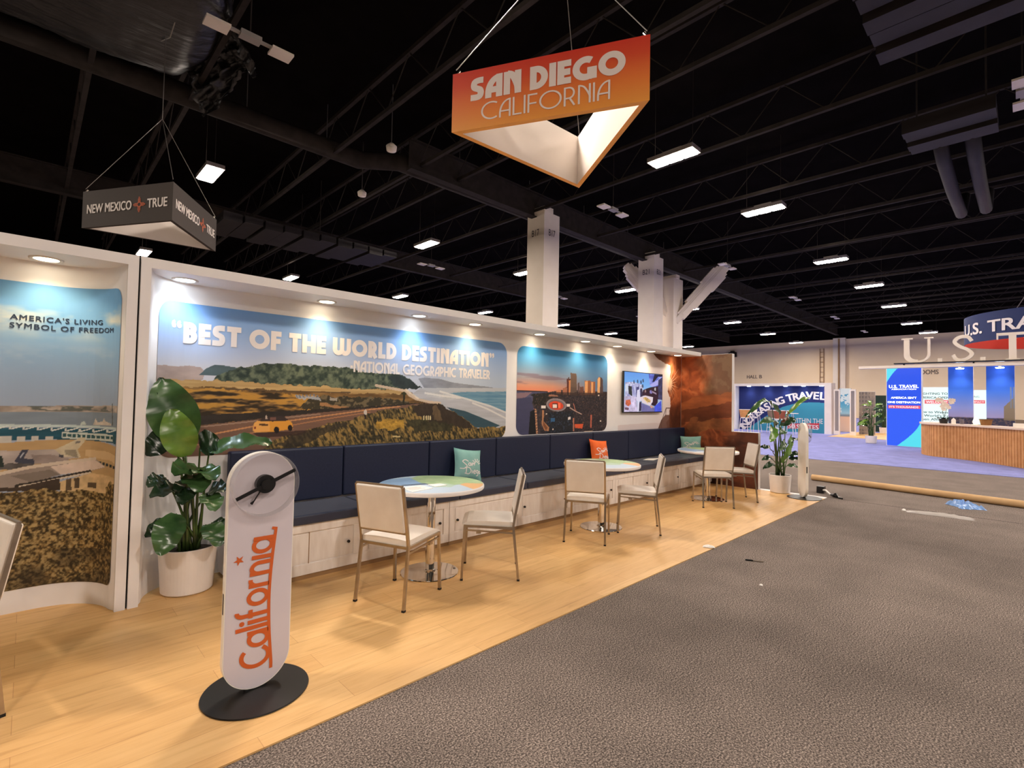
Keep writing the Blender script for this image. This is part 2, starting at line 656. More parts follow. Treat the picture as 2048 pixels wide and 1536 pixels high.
def vnoise(x, y):
    xi, yi = np.floor(x).astype(int), np.floor(y).astype(int)
    fx, fy = x - xi, y - yi
    fx, fy = fx * fx * (3 - 2 * fx), fy * fy * (3 - 2 * fy)
    g = lambda a, b: _TAB[a & 255, b & 255]
    return (g(xi, yi) * (1 - fx) + g(xi + 1, yi) * fx) * (1 - fy) + (g(xi, yi + 1) * (1 - fx) + g(xi + 1, yi + 1) * fx) * fy


def fbm(x, y, o=4):
    s, a, t = 0, 0.5, 0
    for i in range(o):
        s = s + a * vnoise(x * 2 ** i + 17 * i, y * 2 ** i + 31 * i)
        t += a
        a *= 0.55
    return s / t


class Print:
    """a picture on a grid of (u, v) metres; colours are sRGB 0..255"""

    def __init__(s, u, v, conv=None):
        s.u, s.v, s.conv = u, v, conv
        s.c = np.zeros(u.shape + (3,))
        s.warp(0)

    def warp(s, a, f=6.0):
        """wander outlines by a metres so that painted shapes look natural"""
        s.wu, s.wv = (s.u + a * (fbm(s.u * f, s.v * f + 5) - .5) * 2, s.v + a * (fbm(s.u * f + 9, s.v * f) - .5) * 2) if a else (s.u, s.v)

    def pts(s, p):
        return np.array([s.conv(*q) for q in p]) if s.conv else np.array(p, float)

    def inside(s, p, raw=False):
        q = np.array(p, float) if raw else s.pts(p)
        m = np.zeros(s.u.shape, bool)
        bb = (s.wu >= q[:, 0].min()) & (s.wu <= q[:, 0].max()) & (s.wv >= q[:, 1].min()) & (s.wv <= q[:, 1].max())
        if not bb.any():
            return m
        x, y = s.wu[bb], s.wv[bb]
        r = np.zeros(x.shape, bool)
        n = len(q)
        for i in range(n):
            x0, y0 = q[i]
            x1, y1 = q[(i + 1) % n]
            if y0 == y1:
                continue
            c = ((y0 > y) != (y1 > y)) & (x < (x1 - x0) * (y - y0) / (y1 - y0) + x0)
            r ^= c
        m[bb] = r
        return m

    def paint(s, m, col, a=1.0):
        col = np.asarray(col, float)
        a = np.broadcast_to(np.asarray(a, float), s.u.shape)[m][:, None]
        cc = col if col.ndim == 1 else col[m]
        s.c[m] = s.c[m] * (1 - a) + cc * a

    def poly(s, p, col, a=1.0, n=0.0, fu=30, fv=30, col2=None, raw=False):
        m = s.inside(p, raw)
        c = np.asarray(col, float)
        if n or col2 is not None:
            k = fbm(s.u * fu, s.v * fv)[..., None]
            if col2 is not None:
                k = np.clip((k - 0.5) * 2.6 + 0.5, 0, 1)
                c = c * (1 - k) + np.asarray(col2, float) * k
            else:
                c = c * (1 + n * (k - 0.5) * 2)
        s.paint(m, c, a)
        return m

    def line(s, p, w, col, a=1.0):
        q = s.pts(p)
        for (x0, y0), (x1, y1) in zip(q[:-1], q[1:]):
            dx, dy = x1 - x0, y1 - y0
            L = dx * dx + dy * dy + 1e-12
            t = np.clip(((s.u - x0) * dx + (s.v - y0) * dy) / L, 0, 1)
            d = np.hypot(s.u - x0 - t * dx, s.v - y0 - t * dy)
            s.paint(d < w / 2, col, a)

    def grad(s, stops, f, m=None):
        """stops: (value, colour) over field f"""
        ks = [k for k, _ in stops]
        cs = np.array([c for _, c in stops], float)
        c = np.stack([np.interp(f, ks, cs[:, i]) for i in range(3)], -1)
        s.paint(np.ones(s.u.shape, bool) if m is None else m, c)


def sm(k, t, w=0.06):
    """soft threshold"""
    q = np.clip((k - t) / w * .5 + .5, 0, 1)
    return q * q * (3 - 2 * q)


def print_mesh(name, u, v, place, colours, material, parent):
    """grid (rows, cols) of u, v -> mesh with the picture as a colour layer"""
    R_, C_ = u.shape
    P = place(u, v)
    P = P.reshape(-1, 3) - np.array(parent['_at'])
    me = bpy.data.meshes.new(name)
    idx = np.arange(R_ * C_).reshape(R_, C_)
    q = np.stack([idx[:-1, :-1], idx[:-1, 1:], idx[1:, 1:], idx[1:, :-1]], -1).reshape(-1, 4)
    me.vertices.add(len(P))
    me.vertices.foreach_set('co', P.astype(np.float32).ravel())
    me.loops.add(q.size)
    me.loops.foreach_set('vertex_index', q.astype(np.int32).ravel())
    me.polygons.add(len(q))
    me.polygons.foreach_set('loop_start', (np.arange(len(q)) * 4).astype(np.int32))
    me.polygons.foreach_set('loop_total', np.full(len(q), 4, np.int32))
    me.update(calc_edges=True)
    ca = me.color_attributes.new('Print', 'FLOAT_COLOR', 'POINT')
    lin = s2l(np.clip(colours, 0, 255)).reshape(-1, 3)
    ca.data.foreach_set('color', np.concatenate([lin, np.ones((len(lin), 1))], 1).astype(np.float32).ravel())
    me.materials.append(material)
    me.validate()
    o = link(bpy.data.objects.new(name, me), parent)
    o['_at'] = tuple(parent['_at'])
    return o


def round_grid(u0, u1, v0, v1, r, step):
    """grid filling a rectangle with rounded corners r = (bl, br, tr, tl)"""
    nr, nc = int((v1 - v0) / step) + 1, int((u1 - u0) / step) + 1
    vs = np.linspace(v0, v1, nr)
    L, Rr = np.full(nr, u0), np.full(nr, u1)
    for i, vv in enumerate(vs):
        for side, (rb, rt) in enumerate(((r[0], r[3]), (r[1], r[2]))):
            ins = 0
            if rb and vv < v0 + rb:
                ins = rb - math.sqrt(max(0, rb * rb - (v0 + rb - vv) ** 2))
            if rt and vv > v1 - rt:
                ins = rt - math.sqrt(max(0, rt * rt - (vv - v1 + rt) ** 2))
            if side == 0:
                L[i] += ins
            else:
                Rr[i] -= ins
    t = np.linspace(0, 1, nc)[None]
    u = L[:, None] * (1 - t) + Rr[:, None] * t
    return u, np.repeat(vs[:, None], nc, 1)

# ------------------------------------------------------------------ the hall
WALL_X = 71.0
KW = WALL_X / 67.0
b = MB().box((-14, -34, -0.3), (WALL_X, 46, 0))
struct('floor', b, M['carpet'])
b = MB().box((-4, 2.256, 0.0), (9.16, 4.75, 0.008))
struct('floor_oak', b, M['oak'])
b = MB().box((9.16, 2.256, 0.0), (9.30, 4.75, 0.012))
struct('trim_1', b, M['white'])
b = MB().box((15.52, -30, 0.0), (WALL_X, 40, 0.010))
struct('floor_blue', b, M['blue_carpet'])
b = MB().box((27.2, 3.6, 0.010), (33.5, 6.6, 0.016))
struct('floor_lounge', b, M['oak'])
b = MB().box((-14, -34, 11.4), (WALL_X, 46, 11.7))
struct('ceiling', b, M['ceiling'])

WT = 1.5 + 7.6 * KW                                     # the wall is painted tan below and black above
b = MB().box((WALL_X, -34, -0.3), (WALL_X + 0.4, 46, WT))
wf = struct('wall_far', b, M['hall_wall'])
b = MB().box((WALL_X - 0.02, -34, WT), (WALL_X + 0.4, 46, 11.4))
struct('wall_far_top', b, M['ceiling'])
b = MB().box((-14, 45.6, -0.3), (WALL_X, 46, 11.4))
struct('wall_left', b, M['ceiling'])
b = MB().box((WALL_X - 0.5, 14.35 * KW, 0.0), (WALL_X - 0.01, 15.55 * KW, WT + 0.1))
struct('trim_2', b, M['column'])
b = MB().tube([(WALL_X - 0.56, 14.95 * KW, 0.0), (WALL_X - 0.56, 14.95 * KW, WT)], 0.09, 8)
t = thing('downpipe', 'brown vertical pipe running up the pale pilaster on the far tan wall', 'pipe', (WALL_X - 0.56, 14.95, 0))
obj('pipe', b, M['kick'], t)
t = thing('wall_ladder', 'thin brown rung ladder fixed to the far tan wall', 'ladder', (WALL_X - 0.15, 16.7, 0))
for y in (17.55, 17.95):
    obj('rail', MB().tube([(WALL_X - 0.15, y, 2.6), (WALL_X - 0.15, y, 8.5)], 0.045, 6), M['kick'], t)
for k in range(9):
    obj('rung', MB().tube([(WALL_X - 0.15, 17.55, 3.1 + k * 0.62), (WALL_X - 0.15, 17.95, 3.1 + k * 0.62)], 0.03, 6), M['kick'], t)

t = thing('wall_lettering', 'grey HALL B lettering on the far tan wall above the dark blue booth', 'lettering', (WALL_X - 0.03, 25.3 * KW, 1.5 + 3.23 * KW))
for w_, u_, l_ in (('HALL', 0, 1.36), ('B', 1.62, .33)):
    wp = plane_place((WALL_X - 0.03, 25.3 * KW - u_, 1.5 + 3.23 * KW), (0, -1, 0), (0, 0, 1))
    obj('word', font_text(MB(), w_, 0, 0, 0.47, wp, l_, .03), M['grey_text'], t)
wp = plane_place((WALL_X - 0.03, 8.05 * KW, 1.5 + 3.4 * KW), (0, -1, 0), (0, 0, 1))
tag(obj('wall_lettering', font_text(MB(), 'ROOMS', 0, 0, 0.49, wp, 1.86, .03), M['grey_text']), 'grey ROOMS lettering on the far tan wall beside the blue lightbox', 'lettering')
t = thing('wall_vent', 'dark grille box high on the far tan wall above the canyon panel', 'vent', (WALL_X - 0.3, 28.6, 8.3))
obj('grille', MB().box((WALL_X - 0.4, 28.2, 7.95), (WALL_X - 0.02, 29.2, 8.6)), M['beam'], t)
obj('bracket', MB().box((WALL_X - 0.5, 28.5, 8.6), (WALL_X - 0.02, 28.9, 8.8)), M['black'], t)

# ceiling framing: girders along x, joists along y
def truss(a, b_, d, bay, r=0.06):
    """open web joist from a to b_ with depth d"""
    mb = MB()
    a, b_ = np.array(a, float), np.array(b_, float)
    n = max(2, int(np.linalg.norm(b_ - a) / bay))
    top = np.array([0, 0, d])
    mb.tube([a, b_], r, square=True)
    mb.tube([a + top, b_ + top], r, square=True)
    for k in range(n):
        p, q = a + (b_ - a) * k / n, a + (b_ - a) * (k + 1) / n
        mb.tube([p, (p + q) / 2 + top], r * 0.3, 4)
        mb.tube([(p + q) / 2 + top, q], r * 0.3, 4)
    return mb


k = 3
for x in (-3.4, 0.85, 3.0, 7.2, 9.8, 11.45, 15.7, 20.3, 24.8, 29.4, 34.0, 38.6, 43.2, 47.8, 52.4, 57.0, 61.6):
    struct('trim_%d' % k, truss((x, -12, 9.75), (x, 40, 9.75), 1.2, 2.2), M['beam'])
    k += 1
for y, xa in ((15.0, 9.3), (27.2, -10), (-6.5, -10)):
    mb = MB().box((xa, y - 0.16, 9.45), (66, y + 0.16, 9.49)).box((xa, y - 0.02, 9.49), (66, y + 0.02, 10.5)).box((xa, y - 0.16, 10.5), (66, y + 0.16, 10.54))
    struct('trim_%d' % k, mb, M['beam'])
    k += 1

# round duct that jogs, wrapped in black plastic where it starts
du = thing('round_duct', 'black round duct with a jog running under the hall ceiling', 'duct', (8, 16, 9.9))
mb = MB().tube([(-9, 16.5, 9.9), (8.2, 16.5, 9.9), (9.3, 15.62, 9.9), (40, 15.62, 9.9)], 0.3, 14)
obj('pipe', mb, M['beam'], du, smooth=True)
for x in (4.5, 7.0, 12.0, 16.0, 20.0, 24.0, 28.0):
    y = 16.5 if x < 8 else 15.62
    obj('hanger', MB().tube([(x, y, 10.2), (x, y, 11.4)], 0.012, 5), M['cable'], du)

random.seed(3)
pl = speckled('black_plastic_film', [(0.3, (22, 20, 21)), (0.7, (34, 31, 32))], 2.2, 0.36, 1.0, (0.5, 2.2, 2.2), 7, spec=0.55)
for nd in pl.node_tree.nodes:
    if nd.type == 'BUMP':
        nd.inputs['Distance'].default_value = 0.05
pw = thing('plastic_wrapping', 'crumpled shiny black plastic film wrapped round the start of a ceiling duct', 'plastic film', (0, 16, 9.9))
mb = MB()
n, mrow = 72, 110
vs, fs = [], []
for i in range(mrow + 1):
    x = -6.5 + 9.6 * i / mrow
    f = i / mrow
    for j in range(n):
        a = 2 * PI * j / n
        ca, sa = math.cos(a), math.sin(a)
        k1 = fbm(np.array(x * .9 + 3 * ca), np.array(4 + 2.2 * sa + x * .3), 4) - .5
        k2 = fbm(np.array(x * 1.2 + 20), np.array(a * 9 + x * 1.1), 3) - .5
        r = 1 + .22 * k1 + .07 * k2 - (.75 * max(0, (f - .9) / .1) ** 2)
        ca2, sa2 = math.copysign(abs(ca) ** .55, ca), math.copysign(abs(sa) ** .7, sa)
        k3 = fbm(np.array(x * 5 + 40), np.array(a * 14), 3) - .5
        vs.append((x + .25 * k1, 13.45 + 2.25 * r * ca2, 10.15 + .62 * r * sa2 + .12 * k2 + .03 * k3))
for i in range(mrow):
    for j in range(n):
        fs.append((i * n + j, i * n + (j + 1) % n, (i + 1) * n + (j + 1) % n, (i + 1) * n + j))
obj('film_tube', mb.add(vs, fs), pl, pw, smooth=True)
mb = MB()
vs, fs = [], []
nu, nv = 40, 60
for i in range(nu + 1):
    for j in range(nv + 1):
        u, v = i / nu, j / nv
        k_ = fbm(np.array(u * 9 + 2), np.array(v * 7 + 9), 4) - 0.5
        k3 = fbm(np.array(u * 3 + 12), np.array(v * 26 + 1), 3) - 0.5
        vs.append((2.75 + 0.5 * k_ + 0.25 * k3 + 0.75 * u + .3 * math.sin(v * 4), 12.3 + 3.3 * v + 0.6 * k_, 10.3 - 1.1 * u * (0.8 + 0.35 * math.sin(v * 7 + 1)) + 0.3 * k_ + .2 * k3))
for i in range(nu):
    for j in range(nv):
        fs.append((i * (nv + 1) + j, i * (nv + 1) + j + 1, (i + 1) * (nv + 1) + j + 1, (i + 1) * (nv + 1) + j))
obj('loose_end', mb.add(vs, fs), pl, pw, smooth=True)
for x in (-1.5, 1.6):
    obj('tie_wire', MB().tube([(x, 15.75, 10.1), (x + .4, 13.2, 9.38), (x + .5, 11.0, 10.2), (x + .5, 11.0, 11.37)], .012, 5), M['cable'], pw)

# plant-room boxes and louvre banks under the deck
def louvre_bank(label, x0, x1, y0, y1, z, n, gap=0.25):
    t = thing('louvre_bank', label, 'duct', ((x0 + x1) / 2, (y0 + y1) / 2, z))
    w = (x1 - x0) / n
    for i in range(n):
        obj('blade', MB().box((x0 + i * w, y0, z + 0.08 * (i % 2)), (x0 + (i + 1 - gap) * w, y1, z + 0.35)), M['duct'], t)
    for y in (y0 + 0.2, y1 - 0.2):
        obj('hanger', MB().tube([((x0 + x1) / 2, y, z + 0.3), ((x0 + x1) / 2, y, 11.4)], 0.02, 5), M['beam'], t)
    return t


ub = louvre_bank('grey louvred air unit under the ceiling right of the hanging orange sign', 15.95, 17.75, 0.45, 2.2, 8.5, 4)
louvre_bank('large dark louvred air unit at the top right corner of the ceiling', 9.6, 12.5, -0.1, 2.05, 8.5, 5)
louvre_bank('long grey louvre bank behind the hanging black sign', 5.4, 13.4, 22.4, 25.0, 8.5, 10, 0.12)
for y in (0.95, 1.6):
    obj('outlet_duct', MB().tube([(17.6, y, 8.75), (18.6, y, 8.5), (21.0, y, 8.4), (24.0, y, 8.5), (25.6, y, 9.6)], 0.17, 12), M['duct'], ub, smooth=True)

# columns
def shaft(x, y, w, z1, name, text, label, jag=False):
    t = thing(name, label, 'column', (x + w / 2, y + w / 2, 0))
    mb = MB().box((x, y, 0), (x + w, y + w, z1))
    obj('shaft', mb, M['column'], t)
    mb = MB().box((x - 0.02, y - 0.02, z1), (x + w * 0.55, y + w + 0.02, z1 + 0.22))
    obj('cap', mb, M['column'], t)
    if text:
        pl_ = plane_place((x - 0.012, y + w / 2, z1 - 1.0), (0, -1, 0), (0, 0, 1))
        obj('number', font_text(MB(), text, 0, 0, 0.30, pl_, 0.42, 0.0, 'C'), M['black_text'], t)
        pl_ = plane_place((x + w / 2, y - 0.012, z1 - 1.0), (1, 0, 0), (0, 0, 1))
        obj('number', font_text(MB(), text, 0, 0, 0.30, pl_, 0.42, 0.0, 'C'), M['black_text'], t)
    return t


shaft(15.7, 14.4, 1.0, 9.62, 'column', 'B17', 'tall cream column numbered B17 rising behind the booth wall')
c2 = shaft(24.8, 14.4, 1.0, 9.65, 'column', 'B21', 'tall cream column numbered B21 rising behind the booth wall')
c3 = thing('braced_column', 'cream column with two diagonal arms just behind the B21 column', 'column', (27.3, 14.9, 0))
bx, by = 26.75, 14.25
obj('shaft', MB().box((bx, by, 0), (bx + 1.1, by + 1.1, 8.75)), M['column'], c3)
obj('cap', MB().box((bx + 0.2, by - 0.05, 8.75), (bx + 0.6, by + 1.15, 8.95)), M['column'], c3)
def arm(sgn):
    a = np.array([bx + 0.55, by + 0.2, 6.2])
    e = a + np.array([1.9 * sgn, -2.2 * sgn, 3.4])
    d = (e - a) / np.linalg.norm(e - a)
    side = np.cross(d, (0.72, 0.69, 0))
    side /= np.linalg.norm(side)
    nrm = np.cross(side, d)
    L = np.linalg.norm(e - a)
    mb = MB()
    for f0, f1, w in ((0.0, 1.0, 0.16), (0.10, 0.97, 0.28), (0.30, 0.9, 0.38), (0.62, 0.86, 0.46)):
        mb.slab(a + d * L * (f0 + f1) / 2, d, side, nrm, L * (f1 - f0) / 2, w, 0.30 - 0.25 * w)
    mb.slab(a + d * L * 0.55, d, side, nrm, L * 0.42, 0.07, 0.29)
    return mb
obj('arm', arm(1), M['column'], c3)
obj('arm', arm(-1), M['column'], c3)

# hall lights: a housing with three lit panels, hung on two wires
def hall_light(label, x, y, z=8.7):
    t = thing('ceiling_light', label, 'ceiling light', (x, y, z), 0, 'hall ceiling lights')
    obj('housing', MB().box((x - 0.26, y - 0.72, z + 0.03), (x + 0.26, y + 0.72, z + 0.16)).box((x - 0.1, y - 0.3, z + 0.16), (x + 0.1, y + 0.3, z + 0.26)), M['lamp_body'], t)
    for k in (-1, 0, 1):
        yy = y + k * 0.46
        obj('lit_panel', MB().add([(x - 0.21, yy - 0.20, z), (x - 0.21, yy + 0.20, z), (x + 0.21, yy + 0.20, z), (x + 0.21, yy - 0.20, z)], [(0, 1, 2, 3)]), M['lamp'], t)
    for yy in (y - 0.6, y + 0.6):
        obj('hanger', MB().tube([(x, yy, z + 0.16), (x, yy, 11.4)], 0.006, 5), M['beam'], t)
    l = bpy.data.lights.new('added_glow', 'POINT')      # added lamp above the housing, for a glow on the deck
    l.energy, l.color, l.shadow_soft_size = 22, LAMP_C, 0.15
    lo = bpy.data.objects.new('added_glow', l)
    COL.objects.link(lo)
    lo.location = (x, y, z + 0.5)
    return t


ORD = ['first', 'second', 'third', 'fourth', 'fifth', 'sixth', 'seventh', 'eighth', 'ninth', 'tenth', 'eleventh', 'twelfth']
ROWS = [('above the grey carpet aisle', [(-4.5, 6.8), (4.75, 6.55), (13.5, 7.25), (19.55, 6.83), (28.7, 6.8), (36.3, 6.6), (44.7, 6.65), (55.1, 6.95), (62.8, 6.65)], 2),
        ('just behind the white booth wall', [(-5, 18.7), (4.08, 18.75), (13.36, 19.8), (20.25, 20.0), (27.9, 18.25), (36.85, 18.3), (45.3, 18.4), (55.0, 18.7), (64.6, 18.85)], 1),
        ('far behind the booth wall', [(4.1, 32.0), (11.5, 31.8), (19.1, 31.5), (27.5, 31.8), (37.0, 31.3), (45.0, 31.2), (61.6, 30.7)], 0),
        ('beyond the grey aisle', [(-4.5, -5.5), (4.6, -5.5), (13.5, -5.5), (20.5, -5.5), (28.5, -5.5), (36.5, -5.5), (45.0, -5.5), (55.0, -5.5), (63.0, -5.5)], 0),
        ('on the far side of the hall', [(-4.5, -18), (4.6, -18), (13.5, -18), (24, -18), (36, -18)], 0)]
for nm, L_, skip in ROWS:
    for i, (x, y) in enumerate(L_):
        hall_light('warm ceiling light, %s in the row %s' % (ORD[i], nm), x, y)

# pairs of pale antenna panels on a bar
def antenna(label, x, y, z=8.9, s=1.0):
    t = thing('ceiling_antenna', label, 'antenna', (x, y, z), 0, 'white antenna pairs under the ceiling')
    for k in (-1, 1):
        obj('panel', MB().box((x + k * 0.62 * s - 0.22, y - 0.17, z), (x + k * 0.62 * s + 0.22, y + 0.17, z + 0.05)), M['column'], t)
    obj('bar', MB().box((x - 0.45 * s, y - 0.04, z + 0.06), (x + 0.45 * s, y + 0.04, z + 0.10)), M['lamp_body'], t)
    obj('box', MB().box((x - 0.2, y - 0.11, z + 0.03), (x + 0.2, y + 0.11, z + 0.13)), M['lamp_body'], t)
    obj('drop_rod', MB().tube([(x, y, z + 0.12), (x, y, 11.4)], 0.015, 5), M['beam'], t)
for x, y, w in ((3.1, 11.3, 'beside the plastic-wrapped duct'), (16.2, 11.22, 'above the B17 column'), (27.1, 11.3, 'above the diagonal column arm'),
                (16.6, 0.02, 'beside the louvred air unit'), (16.2, 23.5, 'low left of the B17 column'),
                (27.4, 23.6, 'low right of the B17 column'), (38.5, 11.3, 'beyond the braced column'), (38.8, 23.6, 'low beyond the braced column'),
                (49.0, 11.3, 'over the far dark blue booth'), (60.0, 11.3, 'closest to the far tan wall')):
    antenna('pale twin-panel ceiling antenna ' + w, x, y)
for px, py, w in ((783, 293, 'beside the duct jog'), (724, 385, 'below the duct jog')):
    p = on(2, 9.4, px, py)
    t = thing('ceiling_speaker', 'small pale ceiling speaker ' + w, 'speaker', tuple(p))
    mb = MB().lathe([(0, -0.16), (0.15, -0.14), (0.17, 0.0), (0.06, 0.1), (0, 0.1)], p, 14)
    obj('body', mb, M['column'], t, smooth=True)
    obj('drop_rod', MB().tube([p, (p[0], p[1], 11.4)], 0.012, 5), M['cable'], t)

# ------------------------------------------------------------------ San Diego booth wall
PATH = [(0.60, 4.33)] + [(0.62 + 0.36 * (1 - math.cos(a)), 4.34 + 0.36 * math.sin(a)) for a in np.linspace(0, PI / 2, 13)[1:]] + [(9.15, 4.70)]
PATH = np.array(PATH)
PS = np.concatenate([[0], np.cumsum(np.hypot(*np.diff(PATH, axis=0).T))])


def fab(s, z, off=0.0):
    """point on the stretched fabric of the back wall, s metres along it"""
    x, y = np.interp(s, PS, PATH[:, 0]), np.interp(s, PS, PATH[:, 1])
    x2, y2 = np.interp(np.asarray(s) + 0.02, PS, PATH[:, 0]), np.interp(np.asarray(s) + 0.02, PS, PATH[:, 1])
    x1, y1 = np.interp(np.asarray(s) - 0.02, PS, PATH[:, 0]), np.interp(np.asarray(s) - 0.02, PS, PATH[:, 1])
    tx, ty = x2 - x1, y2 - y1
    l = np.hypot(tx, ty) + 1e-9
    return np.stack([x + off * ty / l, y - off * tx / l, np.asarray(z) + 0 * x], -1)


def fab_of(px, py):
    d = ray(px, py)
    best = None
    for i in range(len(PATH) - 1):
        a, e = PATH[i], PATH[i + 1] - PATH[i]
        A = np.array([[d[0], -e[0]], [d[1], -e[1]]])
        if abs(np.linalg.det(A)) < 1e-9:
            continue
        tt, u = np.linalg.solve(A, a - CAM_P[:2])
        lim = 3.0 if i == len(PATH) - 2 else 1 + 1e-6
        if tt > 0 and -1e-6 <= u <= lim and (best is None or tt > best[2]):
            best = (PS[i] + u * np.hypot(*e), CAM_P[2] + tt * d[2], tt)
    return (best[0], best[1]) if best else (-0.08, on(1, 4.4, px, py)[2])


bw = thing('booth_wall', 'long white booth wall with the coast road mural and lit canopy', 'booth wall', (4.85, 4.7, 0))
ss = np.concatenate([np.linspace(0, PS[-2], 40), np.linspace(PS[-2], PS[-1], 30)[1:]])
zz = np.linspace(0.0, 2.375, 12)
U, V = np.meshgrid(ss, zz)
P = fab(U, V).reshape(-1, 3)
n = len(ss)
mb = MB().add(P, [(i * n + j, i * n + j + 1, (i + 1) * n + j + 1, (i + 1) * n + j) for i in range(11) for j in range(n - 1)])
obj('fabric', mb, M['fabric'], bw, smooth=True)
obj('frame', MB().box((0.54, 4.72, 0), (9.25, 4.80, 2.44)), M['white'], bw)
obj('post', MB().box((0.54, 4.30, 0), (0.60, 4.72, 2.375)), M['white'], bw)
# canopy over the wall
mb = MB().box((0.54, 4.30, 2.375), (9.15, 4.72, 2.445))
cn = obj('canopy', mb, M['white'], bw)

M['down_warm'] = mat('downlight_warm', (255, 236, 200), 0.5)
set_emit(M['down_warm'], (1.0, 0.86, 0.62), 14)
M['down_cool'] = mat('downlight_cool', (230, 242, 255), 0.5)
set_emit(M['down_cool'], (0.82, 0.93, 1.0), 14)
M['trim_ring'] = mat('downlight_ring', (236, 230, 224), 0.4)


def downlight(x, y, cool, parent, w=None, z=2.375):
    o = obj('downlight', MB().lathe([(0.062, -0.004), (0.088, -0.010), (0.090, 0.0)], (x, y, z), 24), M['trim_ring'], parent, smooth=True)
    mb = MB().lathe([(0.0, -0.006), (0.064, -0.006)], (x, y, z), 24)
    obj('lens', mb, M['down_cool'] if cool else M['down_warm'], o)
    l = bpy.data.lights.new('downlight_beam', 'SPOT')
    l.energy = w or DOWN_W
    l.color = (0.72, 0.86, 1.0) if cool else (1.0, 0.80, 0.52)
    l.spot_size = math.radians(128)
    l.spot_blend = 1.0
    l.shadow_soft_size = 0.06
    lo = bpy.data.objects.new('downlight_beam', l)
    COL.objects.link(lo)
    lo.location = (x, y, z - 0.03)
    return o


for x, c in ((0.85, 1), (1.98, 0), (3.0, 1), (3.78, 0), (4.91, 0), (5.91, 0), (6.74, 0), (7.77, 0), (8.72, 0)):
    downlight(x, 4.55, c, bw)

# end panel with the low step
ep = obj('end_panel', MB().prism([(0, 0), (1.44, 0), (1.44, 0.99), (0.98, 0.99), (0.98, 2.40), (0, 2.40)], ((9.156, 4.70, 0), (0, -1, 0), (0, 0, 1), (1, 0, 0)), 0.10), M['white'], bw)

COAST = (0.24, 4.05, 0.985, 2.218)


